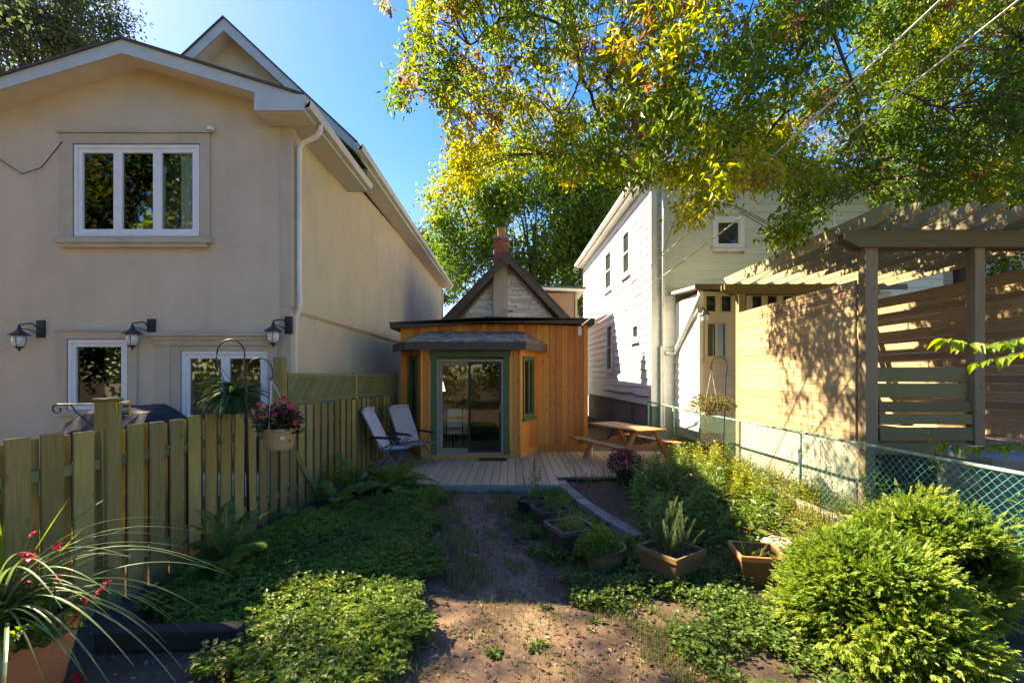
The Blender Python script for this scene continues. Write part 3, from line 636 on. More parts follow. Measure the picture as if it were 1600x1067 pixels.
fl2 = Soup(); fl2.box(-2.66, 1.75, WY, 14.2, .10, .15).poly([(*BP[0], .15), (*BP[1], .15), (*BP[2], .15), (*BP[3], .15)]); fl2.build('inside_floor', 'floor_inside', CT)
idr = Soup(); idr.box(-.78, -.35, 14.1, 14.17, .15, 2.2); idr.build('inside_door', 'door_inside', CT)
pic = Soup(); pic.box(-2.3, -1.45, 14.15, 14.18, 1.1, 2.2); pic.build('wall_picture', 'brick', CT)
# gable behind the flat roof
GYY = 15.3; ap = (-.17, 5.98); hb = 2.55; gz0 = 3.2
gw = Soup(); gw.prism([(ap[0] - hb + .35, GYY + .03, gz0), (ap[0] + hb - .35, GYY + .03, gz0), (ap[0], GYY + .03, ap[1] - .24)], (0, .1, 0)); gw.build('gable_wall', 'mortar', CT)
zr = 3.3; k = 0
slope = (ap[1] - .3 - gz0) / (hb - .35)
while zr < ap[1] - .4:
    h = random.choice((.062, .075, .09)); half = (ap[1] - .34 - zr - h) / slope
    x = ap[0] - half
    while x < ap[0] + half - .05:
        w = min(random.uniform(.28, .75), ap[0] + half - x)
        if not (x > ap[0] - .26 and x + w < ap[0] + .2) and w > .05:
            piece('stone', (round(w, 1) if w > .2 else .15, .05, h - .012), 'stone', CT, (x + w / 2, GYY + .005 + random.uniform(-.012, .012), zr + h / 2))
        x += w + .008
    zr += h
cs = Soup(); cs.prism([(-.62, GYY - .16, 3.3), (-.15, GYY - .16, 3.3), (-.15, GYY - .16, 5.68), (-.39, GYY - .16, 5.66), (-.62, GYY - .16, 5.42)], (0, .2, 0)); cs.build('chimney_breast', 'render', CT)
for s in (-1, 1):
    a = Vector((ap[0], GYY - .42, ap[1])); b = Vector((ap[0] + s * hb, GYY - .42, ap[1] - hb * 1.045)); d = (b - a).normalized(); nrm = Vector((-d.z, 0, d.x)) * (-s if s < 0 else 1)
    if nrm.z < 0: nrm = -nrm
    r_ = Soup(); r_.prism([a, b, b - nrm * .2, a - Vector((0, 0, .28))], (0, .035, 0)); r_.build('barge_board', 'brown_trim', CT)
    p_ = Soup(); p_.prism([a + Vector((0, -.02, .01)), b + Vector((0, -.02, .01)), b + Vector((0, -.02, 0)) + nrm * .05, a + Vector((0, -.02, .07))], (0, 8, 0)); p_.build('roof_slope', 'roof_dark', CT)
    u_ = Soup(); u_.quad(a - Vector((0, -.036, .03)), b - Vector((0, -.036, .03)), b + Vector((0, .45, -.03)), a + Vector((0, .45, -.03))); u_.build('soffit', 'brown_trim', CT)
kp = Soup(); kp.prism([(ap[0] - .2, GYY - .45, ap[1] - .16), (ap[0], GYY - .45, ap[1] - .42), (ap[0] + .2, GYY - .45, ap[1] - .16), (ap[0], GYY - .45, ap[1] + .03)], (0, .025, 0)); kp.build('gable_cap', 'brown_trim', CT)
# brick chimney, brick by brick
cc = Soup(); CX0, CX1, CYa, CYb = -.60, -.12, 15.42, 15.84; cc.box(CX0 + .02, CX1 - .02, CYa + .02, CYb - .02, 5.0, 6.66)
CH = cc.build('chimney', 'mortar', CT)
z = 5.25; row = 0
def brick(sx, sy, x, y, z):
    b = piece('brick', (sx, sy, .062), 'brick', None, (0, 0, 0)); b.parent = CH; b.location = Vector((x, y, z)) - ORG[CH.name]
while z < 6.62:
    off = .115 if row % 2 else 0; hh = [(-.04, 1)]
    xs = [CX0, CX0 + .24, CX1] if row % 2 == 0 else [CX0, CX0 + .12, CX0 + .36, CX1]
    for a, b in zip(xs[:-1], xs[1:]): brick(round(b - a - .012, 3), .09, (a + b) / 2, CYa + .035 + random.uniform(-.004, .004), z)
    for a, b in ((CYa + .09, CYa + .30), (CYa + .31, CYb)) if row % 2 else ((CYa + .09, CYa + .2), (CYa + .21, CYb)):
        brick(.09, round(b - a - .012, 3), CX1 - .035, (a + b) / 2, z); brick(.09, round(b - a - .012, 3), CX0 + .035, (a + b) / 2, z)
    z += .075; row += 1
cp = Soup(); cp.box(CX0 - .02, CX1 + .02, CYa - .02, CYb + .02, z - .035, z + .02); cp.build('chimney_cap', 'concrete', CH)
fp = Soup(); fp.lathe((-.36, 15.63, z + .02), [(.13, 0), (.13, .26), (.145, .27), (.145, .32), (.10, .32), (.10, .1)], 16, sq=(1, 1, 6, 0)); fp.build('flue_pot', 'clay', CH)
an = Soup(); an.tube([(.06, 15.9, 5.7), (.06, 15.9, 7.3)], .012, 5); an.build('aerial_rod', 'chair_frame', CT)

# indoor furniture seen through the sliding door
tb = thing('dining_table', 'dining table under a white cloth behind the sliding screen door', 'table', (-.75, 11.9, .15))
s = Soup(); s.box(-1.55, .05, 11.5, 12.3, .86, .90); s.build('tabletop', 'picnic', tb)
s = Soup(); s.box(-.95, .08, 11.47, 12.33, .902, .91).box(-.95, .08, 11.462, 11.468, .66, .905); s.build('tablecloth', 'white_cloth', tb)
for x in (-1.5, -.0):
    for y in (11.55, 12.25): s = Soup(); s.box(x - .03, x + .03, y - .03, y + .03, .15, .86); s.build('leg', 'brown_trim', tb)
ch = thing('dining_chair', 'white cushioned chair with dark frame behind the left glass door panel', 'chair', (-1.35, 11.0, .15))
s = Soup(); s.box(-1.6, -1.1, 10.78, 11.2, .58, .66); s.build('seat', 'white_cloth', ch)
for z in (.74, 1.0): s = Soup(); s.lathe((-1.35, 10.75, z), [(0, 0), (.95, .01), (1, .05), (1, .15), (.95, .19), (0, .2)], 20, sq=(.27, .035, 5, 0)); s.build('back_cushion', 'white_cloth', ch)
for x in (-1.54, -1.16): s = Soup(); s.tube([(x, 10.71, .15), (x, 10.71, 1.2)], .014, 6).tube([(x, 11.15, .15), (x, 11.15, .6)], .014, 6); s.build('frame', 'black_metal', ch)
vs = thing('flower_vase', 'leafy bouquet in a dark vase on the indoor table', 'vase', (-1.28, 11.75, .91))
s = Soup(); s.lathe((-1.28, 11.75, .90), [(.05, 0), (.09, .06), (.09, .14), (.05, .2), (.06, .24)], 14); s.build('vase_body', 'dark_pot', vs)
s = Soup(); n = 260; d = unit(rdir(n) + np.array([0, 0, .9])); s.leaves(np.array([-1.28, 11.75, 1.16]) + d * rng.uniform(.05, .3, (n, 1)), d, rdir(n), .1, .05, rng.random(n)); s.build('bouquet', 'lf_yellow', vs)
lp = thing('table_lamp', 'small lit lamp at the left inside the glass door', 'lamp', (-1.95, 12.3, .15))
s = Soup(); s.lathe((-1.95, 12.3, .15), [(.14, 0), (.14, .03), (.02, .05), (.02, 1.45)], 14); s.build('lamp_stand', 'black_metal', lp)
s = Soup(); s.lathe((-1.95, 12.3, 1.55), [(.15, 0), (.08, .28), (.07, .28)], 18); s.build('lamp_shade', 'lit_shade', lp)

# ------------------------------------------------------------------ beige stucco house on the left
SH = thing('stucco_house', 'two storey beige stucco house with white windows on the left', 'house', (-6, 7.4, 0))
SX, SY = -3.62, 7.4
rake = lambda x: 7.0 - .31 * abs(x + 6.0)
w_ = Soup()
DX = -14.0
wall_holes(w_, (0, SY, 0), (1, 0, 0), (0, -1, 0), -8.6, SX, 0, 6.0, [(-7.1, -5.07, 4.22, 5.7), (-7.2, -6.24, 1.41, 2.54), (-5.36, -3.97, .25, 2.36)], .10)
w_.poly([(-8.6, SY, 6.0), (SX, SY, 6.0), (SX, SY, 6.32), (-6.0, SY, 7.02), (-8.6, SY, 6.25)]); w_.build('rear_wall', 'stucco', SH)
w_ = Soup(); w_.quad((SX, SY, 3.06), (SX, 23.6, 3.06), (SX, 23.6, 6.75), (SX, SY, 6.3)); w_.quad((SX - .05, SY + .0, 0), (SX - .05, 23.6, 0), (SX - .05, 23.6, 3.0), (SX - .05, SY + .0, 3.0))
w_.quad((SX - .05, SY, 3.0), (SX - .05, 23.6, 3.0), (SX, 23.6, 3.06), (SX, SY, 3.06)); w_.quad((SX, 23.6, 0), (-8.6, 23.6, 0), (-8.6, 23.6, 6.7), (SX, 23.6, 6.7)); w_.quad((-8.6, 23.6, 0), (-8.6, SY, 0), (-8.6, SY, 6.2), (-8.6, 23.6, 6.2))
w_.build('side_wall', 'stucco', SH)
cn = Soup(); cn.box(SX - .14, SX + .045, SY - .015, SY + .17, 3.08, 6.1); cn.box(SX - .14, SX + .025, SY - .012, SY + .1, 2.82, 3.079); cn.box(SX - .14, SX + .035, SY - .014, SY + .15, 0, 2.819); cn.build('corner_pier', 'stucco_trim', SH)
# main gable
gmy = 9.55
w_ = Soup(); w_.poly([(-8.5, gmy, 6.0), (SX, gmy, 6.0), (SX, gmy, 6.9), (-5.83, gmy, 8.98), (-8.5, gmy, 6.5)]); w_.build('gable_wall', 'stucco', SH)
window(SH, (-5.75, gmy - .03, 7.05), 0, .9, .5, 2, name='window', glass='dark_glass', fw=.05)
def rake_pair(peak, xr, zr, xl, zl, y, depth, fh, name):
    for (xe, zz) in ((xr, zr), (xl, zl)):
        a, b = Vector((peak[0], y, peak[1])), Vector((xe, y, zz)); s = Soup(); s.prism([a, b, b - V(0, 0, fh * .82), a - V(0, 0, fh)], (0, .03, 0)); s.build('rake_fascia', 'green_fascia', SH)
        s = Soup(); s.prism([a + V(0, -.03, 0.0), b + V(0, -.03, 0.0), b + V(0, -.03, .035), a + V(0, -.03, .035)], (0, depth, 0)); s.build('roof_slope', 'roof_dark', SH)
        s = Soup(); s.quad(a + V(0, .03, -fh + .03), b + V(0, .03, -fh * .8 + .03), b + V(0, .45, -fh * .8 + .03), a + V(0, .45, -fh + .03)); s.build('rake_soffit', 'soffit', SH)
rake_pair((-6.0, 7.13), -3.2, 6.26, -8.8, 6.26, 7.0, 2.9, .21, 'rear')
rake_pair((-5.83, 9.19), -3.12, 6.66, -8.54, 6.66, 9.2, 14.5, .25, 'main')
# eave return box, soffit, gutter of the rear part
s = Soup(); s.prism([(-3.95, 6.97, 6.30), (-3.18, 6.97, 6.06 + .20), (-3.18, 6.97, 6.02), (-3.95, 6.97, 6.02)], (0, .45, 0)); s.build('eave_return', 'green_fascia', SH)
def soffit(x0, x1, y0, y1, z, n):
    for k in range(n):
        a = y0 + (y1 - y0) * k / n; b = y0 + (y1 - y0) * (k + 1) / n
        piece('soffit_strip', (x1 - x0, b - a - .008, .012), 'soffit', SH, ((x0 + x1) / 2, (a + b) / 2, z))
soffit(SX, -3.20, 7.42, 10.0, 6.02, 22); soffit(-3.94, -3.2, 7.0, 7.4, 6.012, 1)
soffit(SX, -3.16, 10.02, 23.6, 6.50, 60)
def gutter(x, y0, y1, z, nm='gutter'):
    s = Soup(); s.prism([(x, y0, z), (x + .10, y0, z), (x + .125, y0, z + .12), (x + .11, y0, z + .12), (x + .09, y0, z + .015), (x + .012, y0, z + .015), (x + .012, y0, z + .12), (x, y0, z + .12)], (0, y1 - y0, 0)); return s.build(nm, 'gutter', SH)
gutter(-3.20, 6.98, 10.05, 6.06); gutter(-3.15, 9.25, 23.6, 6.55)
s = Soup(); s.box(-3.21, -3.19, 7.0, 10.0, 6.0, 6.2).box(-3.17, -3.15, 9.25, 23.6, 6.48, 6.66); s.box(SX, -3.17, 10.0, 10.02, 6.0, 6.5); s.build('eave_fascia', 'green_fascia', SH)
s = Soup(); s.tube([(-3.14, 7.45, 6.08), (-3.14, 7.46, 5.98), (-3.2, 7.48, 5.9), (-3.46, 7.52, 5.80), (-3.52, 7.53, 5.72), (-3.52, 7.53, 3.35), (-3.50, 7.53, 3.22), (-3.53, 7.55, 3.05), (-3.60, 7.56, 2.92), (-3.61, 7.56, 0.1)], .042, 8); s.build('downspout', 'siding_trim', SH, smooth=True)
s = Soup(); s.tube([(-3.1, 23.3, 6.55), (-3.2, 23.3, 6.4), (-3.55, 23.3, 6.25), (-3.55, 23.3, .1)], .045, 6); s.build('downspout', 'siding_trim', SH)
# upper window with moulded surround
s = Soup(); y0 = SY - .035
for (a, b, c, d) in ((-7.32, -7.12, 4.2, 5.88), (-5.05, -4.9, 4.2, 5.88)): s.box(a, b, y0, SY - .002, c, d)
s.box(-7.12, -5.05, y0, SY - .002, 5.72, 5.88); s.box(-7.36, -4.86, y0 - .03, SY - .002, 5.885, 5.92); s.build('window_surround', 'stucco_trim', SH)
s = Soup(); s.box(-7.36, -4.86, y0 - .06, SY - .002, 4.10, 4.19).box(-7.30, -4.92, y0 - .03, SY - .002, 4.03, 4.099); s.build('window_ledge', 'stucco_trim', SH)
window(SH, (-7.1, SY, 4.22), 0, 2.03, 1.48, 3, fw=.05, sash=.07, glass='glass', proud=.02, deep=.09, curtain=[(.08, .66, 'curtain'), (1.66, 1.95, 'curtain')], label='three part upper window with a drawn pale curtain')
window(SH, (-7.2, SY, 1.41), 0, .96, 1.13, 1, fw=.05, sash=.06, glass='glass', proud=.02, deep=.09, label='single lower window')
s = Soup()
for (a, b, c, d) in ((-7.36, -7.22, 1.3, 2.68), (-6.22, -6.08, 1.3, 2.68)): s.box(a, b, y0, SY - .002, c, d)
s.box(-7.22, -6.22, y0, SY - .002, 2.56, 2.68).box(-7.40, -6.04, y0 - .02, SY - .002, 2.683, 2.71).box(-7.22, -6.22, y0, SY - .002, 1.30, 1.40); s.build('window_surround', 'stucco_trim', SH)
s = Soup(); s.box(-5.75, -5.54, y0, SY - .002, .1, 2.45).box(-5.541, -5.38, y0 + .01, SY - .002, .1, 2.45); s.build('door_pilaster', 'stucco_trim', SH)
s = Soup(); s.box(-3.96, -3.80, y0, SY - .002, .1, 2.45); s.build('door_pilaster', 'stucco_trim', SH)
s = Soup(); s.box(-5.88, -3.78, y0 - .07, SY - .002, 2.60, 2.655).box(-5.82, -3.80, y0 - .04, SY - .002, 2.54, 2.599).box(-5.78, -3.82, y0 - .02, SY - .002, 2.452, 2.539).box(-5.38, -3.96, y0 + .01, SY - .002, 2.37, 2.451); s.build('door_cornice', 'stucco_trim', SH)
window(SH, (-5.36, SY, .25), 0, 1.39, 2.11, 2, fw=.05, sash=.07, glass='glass', proud=.01, deep=.09, name='patio_door', label='white sliding patio door')
s = Soup(); s.box(-8.55, -3.7, 9.3, 9.35, 0, 6.9).box(-8.55, -3.7, 7.52, 9.3, 5.95, 6.0); s.build('inside_wall', 'wall_inside', SH)
s = Soup(); s.box(-8.5, -3.7, 7.52, 9.29, 3.0, 3.1); s.build('inside_floor', 'floor_inside', SH)
s = Soup(); s.lathe((-4.86, SY - .06, 5.90), [(0, 0), (.05, .01), (.055, .05), (.03, .08), (0, .085)], 12).tube([(-4.86, SY - .1, 5.95), (-4.84, SY - .02, 5.97)], .02, 6); s.build('security_camera', 'white_frame', SH)
# wall lanterns
def lantern(px, py, Y, label, wall):
    p = at(px, py, Y); t = thing('wall_lantern', label, 'lantern', (p.x, p.y, p.z), 'wall lanterns on the stucco house')
    s = Soup(); s.box(p.x + .10, p.x + .22, wall - .04, wall - .003, p.z - .02, p.z + .26); s.build('back_plate', 'black_metal', t)
    s = Soup(); s.tube([(p.x + .16, wall - .04, p.z + .12), (p.x + .12, (p.y + wall) / 2 - .03, p.z + .20), (p.x, p.y, p.z + .17)], .012, 6).tube([(p.x + .16, wall - .04, p.z + .04), (p.x + .05, (p.y + wall) / 2, p.z + .1), (p.x, p.y, p.z + .11)], .009, 6); s.build('arm', 'black_metal', t)
    s = Soup(); s.lathe((p.x, p.y, p.z), [(.14, 0), (.136, .01), (.075, .05), (.034, .085), (.025, .12), (.012, .16), (0, .17)], 8); s.build('cap', 'black_metal', t)
    s = Soup(); s.lathe((p.x, p.y, p.z), [(.075, -.002), (.088, -.05), (.084, -.12), (.055, -.18)], 12); s.build('glass_shade', 'frosted', t, smooth=True)
    s = Soup(); s.lathe((p.x, p.y, p.z), [(.058, -.178), (.042, -.20), (.017, -.215), (.017, -.235), (0, -.26)], 8); s.build('finial', 'black_metal', t)
    for k in range(4):
        a = k * math.pi / 2 + .4; s = Soup(); s.tube([(p.x + .08 * math.cos(a), p.y + .08 * math.sin(a), p.z), (p.x + .093 * math.cos(a), p.y + .093 * math.sin(a), p.z - .085), (p.x + .058 * math.cos(a), p.y + .058 * math.sin(a), p.z - .18)], .005, 4); s.build('cage_bar', 'black_metal', t)
lantern(30, 524, 7.2, 'black wall lantern on bare stucco left of the small lower window', SY)
lantern(207, 522, 7.2, 'black wall lantern between the small lower window and the patio door', SY)
lantern(427, 518, 7.2, 'black wall lantern at the stucco house corner above the fence lattice', SY)
pts = [at(-60, 200, 7.36), at(0, 250, 7.36), at(35, 272, 7.36), at(65, 262, 7.36), at(97, 222, 7.36)]
s = Soup(); s.tube(pts, .008, 5); tag(s.build('hanging_cable', 'cable_dark'), 'thin dark cable drooping on the stucco wall left of the upper window', 'cable')

# ------------------------------------------------------------------ white sided house on the right
WH = thing('white_house', 'tall white clapboard house with narrow side windows behind the pergola', 'house', (6, 13, 0))
A, B, C = (3.99, 13.0), (3.72, 23.6), (12.3, 13.0); z0, z1 = 1.12, 7.6
Ls = math.dist(A, B); ys = lambda Y: (Y - 13.0) / (B[1] - 13.0) * Ls
sw = [(ys(15.1), ys(16.06), 5.37, 7.0), (ys(17.6), ys(18.75), 5.35, 7.0), (ys(17.3), ys(18.4), 2.1, 4.05), (ys(14.1), ys(14.9), 3.05, 3.7)]
hsiding(WH, A, B, z0, z1, .255, 'siding', 1, sw)
fw_ = [(5.72 - A[0], 6.62 - A[0], 5.57, 6.5)]
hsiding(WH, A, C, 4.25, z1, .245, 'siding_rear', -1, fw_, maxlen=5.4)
hsiding(WH, A, (4.66, 13.0), z0, 4.25, .245, 'siding', -1)
bd = Soup(); bd.prism([(A[0] + .05, 13.06, .4), (C[0], 13.06, .4), (C[0], 23.5, .4), (B[0] + .05, 23.5, .4)], (0, 0, 7.2)); bd.build('wall_core', 'siding_trim', WH)
fd = Soup(); fd.prism([(A[0] + .03, 13.03, -.2), (C[0], 13.03, -.2), (C[0], 23.55, -.2), (B[0] + .03, 23.55, -.2)], (0, 0, 1.31)); fd.build('foundation', 'concrete', WH)
s = Soup(); s.box(4.55, 4.9, 12.98, 13.04, .1, 1.0); 
for a, b in ((0.6, 1.3), (2.6, 3.1)):
    pass
sdv = (Vector(B) - Vector(A)).normalized(); sang = math.atan2(-sdv.y, -sdv.x)
def side_window(k, nm='window', **kw):
    s0, s1, a, b = sw[k]; p = Vector(A) + sdv * s1
    return window(WH, (p.x, p.y, a), sang, s1 - s0, b - a, 1, 2 if b - a > 1 else 1, fw=.10, sash=.05, proud=.05, deep=.03, sill=True, name=nm, **kw)
for k in range(4): side_window(k)
window(WH, (5.72, 13.0, 5.57), 0, .9, .93, 1, 1, fw=.11, sash=.05, proud=.05, deep=.03, sill=True)
s = Soup(); s.box(A[0] - .03, A[0] + .13, 12.955, 12.985, z0 - .02, z1).box(A[0] - .035, A[0] - .005, 12.985, 13.14, z0 - .02, z1); s.build('corner_board', 'siding_trim', WH)
s = Soup(); s.box(9.15, 9.22, 12.955, 12.985, 4.3, z1); s.build('joint_strip', 'siding_trim', WH)
s = Soup(); s.tube([(4.28, 12.90, 7.62), (4.28, 12.90, .6)], .05, 8).tube([(3.9, 12.9, 7.6), (4.28, 12.9, 7.60)], .045, 8); s.build('downspout', 'siding_trim', WH, smooth=True)
s = Soup(); s.prism([(A[0] - .3, 12.78, 7.6), (C[0] + .2, 12.78, 7.6), (C[0] + .2, 23.8, 7.6), (B[0] - .3, 23.8, 7.6)], (0, 0, .13)); s.build('eave', 'white_frame', WH)
s = Soup(); s.prism([(A[0] - .33, 12.74, 7.73), (C[0] + .2, 12.74, 7.73), (C[0] + .2, 23.84, 7.73), (B[0] - .33, 23.84, 7.73)], (0, 0, .07)); s.build('flat_roof', 'gutter', WH)
s = Soup(); s.prism([(A[0] - .34, 12.75, 7.63), (A[0] - .45, 12.75, 7.66), (A[0] - .45, 12.75, 7.78), (A[0] - .34, 12.75, 7.78)], (B[0] - A[0], 11.0, 0)); s.build('side_gutter', 'white_frame', WH)
s = Soup(); s.tube([(4.15, 13.3, 7.75), (4.15, 13.3, 8.0)], .1, 12).lathe((4.15, 13.3, 8.0), [(.12, 0), (.12, .06), (0, .08)], 12); s.build('vent_pipe', 'gutter', WH)
s = Soup(); s.tube([(3.93, 13.2, 1.35), (3.9, 14.2, 1.30), (3.9, 14.8, 1.42), (3.86, 16.0, 1.38), (3.8, 19.0, 1.40)], .015, 5).tube([(3.87, 15.45, 1.4), (3.87, 15.45, 4.6), (3.89, 15.3, 4.62)], .012, 5); s.build('wall_cable', 'cable_dark', WH)
s = Soup(); s.box(A[0] - .12, A[0] + .03, 14.9, 15.3, .1, 1.05); s.build('basement_hatch', 'concrete', WH)
# porch at the back of the white house
PX, PY = 4.66, 11.28
PO = Soup(); PO.box(PX + .03, 9.4, PY + .04, 12.95, 0.3, 4.05); PC = PO.build('porch', 'siding_cream', WH)
hsiding(WH, (PX, PY), (PX, 12.96), .55, 2.55, .23, 'siding', 1)
for k in range(4): piece('porch_panel', (.03, .40, 1.45), 'siding', WH, (PX + .005, PY + .22 + k * .42, 3.29))
pw = [(.58, 1.16, 2.36, 3.36)]; tr = [(.12 + k * .38, .12 + k * .38 + .30, 3.52, 3.98) for k in range(8)]
hsiding(WH, (PX, PY), (9.4, PY), .55, 2.2, .24, 'siding_cream', -1)
s = Soup(); wall_holes(s, (PX, PY, 0), (1, 0, 0), (0, -1, 0), 0, 4.74, 2.2, 4.05, [(.10, .70, 2.36, 3.34)] + tr, .05); s.build('porch_front', 'siding_cream', WH)
window(WH, (PX + .10, PY, 2.36), 0, .60, .98, 2, 1, fw=.06, sash=.03, frame='siding_cream', proud=.03, deep=.035, sill=True, label='cream sash window on the porch')
for (a, b, c, d) in tr: window(WH, (PX + a, PY, c), 0, b - a, d - c, fw=.025, sash=.015, frame='siding_cream', proud=.012, deep=.035)
s = Soup(); s.prism([(PX - .2, PY - .2, 4.10), (PX - .2, 12.95, 4.26), (PX - .2, 12.95, 4.33), (PX - .2, PY - .2, 4.17)], (5.0, 0, 0)); s.build('porch_roof', 'gutter', WH)
s = Soup(); s.box(PX - .22, 9.6, PY - .24, PY - .205, 4.06, 4.19); s.build('porch_gutter', 'rim_brown', WH)
s = Soup(); s.box(PX - .035, PX + .06, PY - .035, PY + .06, .5, 4.06); s.build('porch_post', 'white_frame', WH)
s = Soup(); s.tube([at(1095, 455, 11.05), at(1092, 468, 11.1), at(1062, 535, 12.5), at(1054, 551, 12.82), at(1040, 552, 12.84)], .06, 8); s.build('slanting_downspout', 'siding_trim', WH, smooth=True)
s = Soup(); s.box(4.2, 4.33, 12.86, 12.95, .5, 2.8); s.build('lower_pipe_box', 'siding_trim', WH)
p = at(1101, 492, 11.1)
t = thing('porch_lantern', 'small dark lantern hanging at the cream porch corner', 'lantern', tuple(p))
s = Soup(); s.lathe(p, [(.13, 0), (.12, .02), (.05, .1), (.02, .13), (0, .14)], 8); s.build('cap', 'black_metal', t)
s = Soup(); s.lathe(p, [(.09, -.002), (.09, -.14), (.05, -.17), (0, -.17)], 8); s.build('glass_shade', 'frosted', t)
s = Soup(); s.tube([(p.x, p.y, p.z + .12), (p.x, p.y + .08, p.z + .2), (p.x, PY - .01, p.z + .15)], .012, 5); s.build('arm', 'black_metal', t)

PH = thing('rose_house', 'rose grey clapboard house far right behind the pergola', 'house', (16, 16, 0))
hsiding(PH, (12.9, 15.5), (22, 15.5), 2.2, 7.4, .2, 'pink_siding', -1, th=.02)
s = Soup(); s.box(12.93, 22, 15.56, 22, 0, 7.4); s.build('wall_core', 'pink_siding', PH)
s = Soup(); s.prism([(12.7, 15.3, 7.4), (22.2, 15.3, 7.4), (22.2, 18.7, 9.2), (12.7, 18.7, 9.2)], (0, .05, .1)); s.build('roof', 'roof_dark', PH)
BH = thing('brown_brick_house', 'small brown brick block with white eave beside the cottage gable', 'house', (2, 18, 0))
s = Soup(); s.box(.9, 2.58, 18, 23, 0, 5.25); s.build('wall', 'tan_brick', BH)
s = Soup(); s.prism([(.7, 17.8, 5.36), (2.85, 17.8, 5.27), (2.85, 17.8, 5.37), (.7, 17.8, 5.46)], (0, 5.4, 0)); s.build('eave', 'white_frame', BH)
s = Soup(); s.prism([(.65, 17.75, 5.47), (2.9, 17.75, 5.38), (2.9, 17.75, 5.44), (.65, 17.75, 5.53)], (0, 5.5, 0)); s.build('flat_roof', 'roof_dark', BH)
s = Soup(); s.box(2.5, 2.57, 17.96, 17.998, 0, 5.2); s.build('corner_strip', 'render', BH)

# cables crossing the yard from the cottage corner
for a, b, nm, m_, lb in (((905, 512), (1400, 30), 'service_cable', 'cable_white', 'upper white cable rising from the cottage roof corner into the leaves'),
                         ((931, 508), (1560, -10), 'service_cable', 'cable_white', 'lower white cable rising from the cottage roof corner into the leaves')):
    P, Q = at(*a, 10.95), at(*b, 5.0); E = P + (Q - P) * 2.0; pts = [P.lerp(E, k / 24) - V(0, 0, .25 * 4 * (k / 24) * (1 - k / 24)) for k in range(25)]
    s = Soup(); s.tube(pts, .011, 5); tag(s.build(nm, m_), lb, 'cable', 'white service cables')
P = at(905, 515, 10.93); s = Soup(); s.box(P.x - .03, P.x + .05, P.y - .04, P.y + .02, P.z - .14, P.z + .06); s.build('cable_bracket', 'white_frame', CT)
P, Q = Vector((4.15, 12.85, 5.2)), at(1171, 0, 6.5); E = P + (Q - P) * 1.5
s = Soup(); s.tube([P.lerp(E, k / 20) - V(0, 0, .2 * 4 * (k / 20) * (1 - k / 20)) for k in range(21)], .010, 5); tag(s.build('phone_cable', 'cable_dark'), 'dark cable climbing steeply from the white house corner', 'cable')
# ------------------------------------------------------------------ mossy board fence on the left
FN = thing('board_fence', 'mossy green wooden picket fence with lattice top along the left side', 'fence', (-3.2, 7, 0))
FXL = lambda y: -3.77 + .086 * y             # fence line
fa = math.atan2(1, .086)
def fpt(y, off=0.0): return (FXL(y) + off, y - off * .086)
ztopf = lambda y: np.interp(y, [1.5, 3.1, 5.7, 6.4, 11.2], [1.46, 1.51, 1.55, 1.52, 1.53])
y = 1.6; k = 0
while y < 11.1:
    ht = ztopf(y) + random.uniform(-.012, .012); c = fpt(y, .034)
    tl = R(random.uniform(-.7, .7))
    piece('picket', (.154, .02, 1.52), 'fence', FN, (c[0], c[1], ht - .76), (0, tl, fa), bev=.003)
    c2 = fpt(y + .112, -.034)
    piece('picket', (.154, .02, 1.52), 'fence', FN, (c2[0], c2[1], ht - .78 + random.uniform(-.02, .01)), (0, R(random.uniform(-.6, .6)), fa), bev=.003)
    y += .2265
for z in (.32, 1.22):
    for a, b in ((1.4, 3.85), (3.86, 6.4), (6.41, 8.8), (8.81, 11.15)): bar('rail', (*fpt(a), z), (*fpt(b), z), .085, .038, 'fence_x', FN)
for yy, h, w in ((3.86, 1.74, .13), (6.38, 2.22, .13), (8.8, 2.02, .09), (11.12, 2.04, .09)):
    c = fpt(yy, .015 if yy < 6 else -.03)
    piece('post', (w, w, h + .1), 'fence', FN, (*c, h / 2 - .05), (0, 0, fa), bev=.006)
c = fpt(3.86, .015); piece('post_cap', (.15, .15, .025), 'fence_x', FN, (*c, 1.755), (0, 0, fa), bev=.006)
# lattice panels above the pickets
for a, b in ((6.48, 8.74), (8.86, 11.05)):
    for z in (1.57, 1.97): bar('lattice_frame', (*fpt(a, .0), z), (*fpt(b, .0), z), .055, .045, 'fence_x', FN)
    for yy in (a + .02, b - .02): bar('lattice_frame', (*fpt(yy, .0), 1.6), (*fpt(yy, .0), 1.94), .045, .04, 'fence_x', FN)
    zb, zt2 = 1.60, 1.945; hh = zt2 - zb; n = int((b - a + hh) / .062)
    for k in range(n):
        s0 = a - hh + k * .062
        lo, hi = max(s0, a), min(s0 + hh, b)
        if hi - lo < .05: continue
        bar('lattice_slat', (*fpt(lo, .008), zb + lo - s0), (*fpt(hi, .008), zb + hi - s0), .034, .007, 'fence_x', FN)
c = Vector((*fpt(3.86, .09), 1.72))
s = Soup(); s.tube([c + V(.0, 0, -.10), c + V(.0, 0, 0), c + V(.13, -.02, 0.02), c + V(.13, -.02, -.10), c + V(.09, -.02, -.10)], .008, 6); s.build('yellow_bracket', 'yellow_metal', FN)
q = Vector((*fpt(3.82, .03), 1.62)); s = Soup(); ang = np.linspace(0, 5.2, 16)
s.tube([q + V(-.05, -.06, .1), q + V(-.30, -.08, .1)] + [q + V(-.32 - .05 * math.sin(t) * (1 - t / 9), -.08, .06 + .04 * math.cos(t) * (1 - t / 9)) for t in ang], .007, 5).tube([q + V(-.05, -.06, -.08), q + V(-.18, -.07, .04), q + V(-.22, -.07, .095)], .006, 5); s.build('scroll_bracket', 'black_metal', FN)
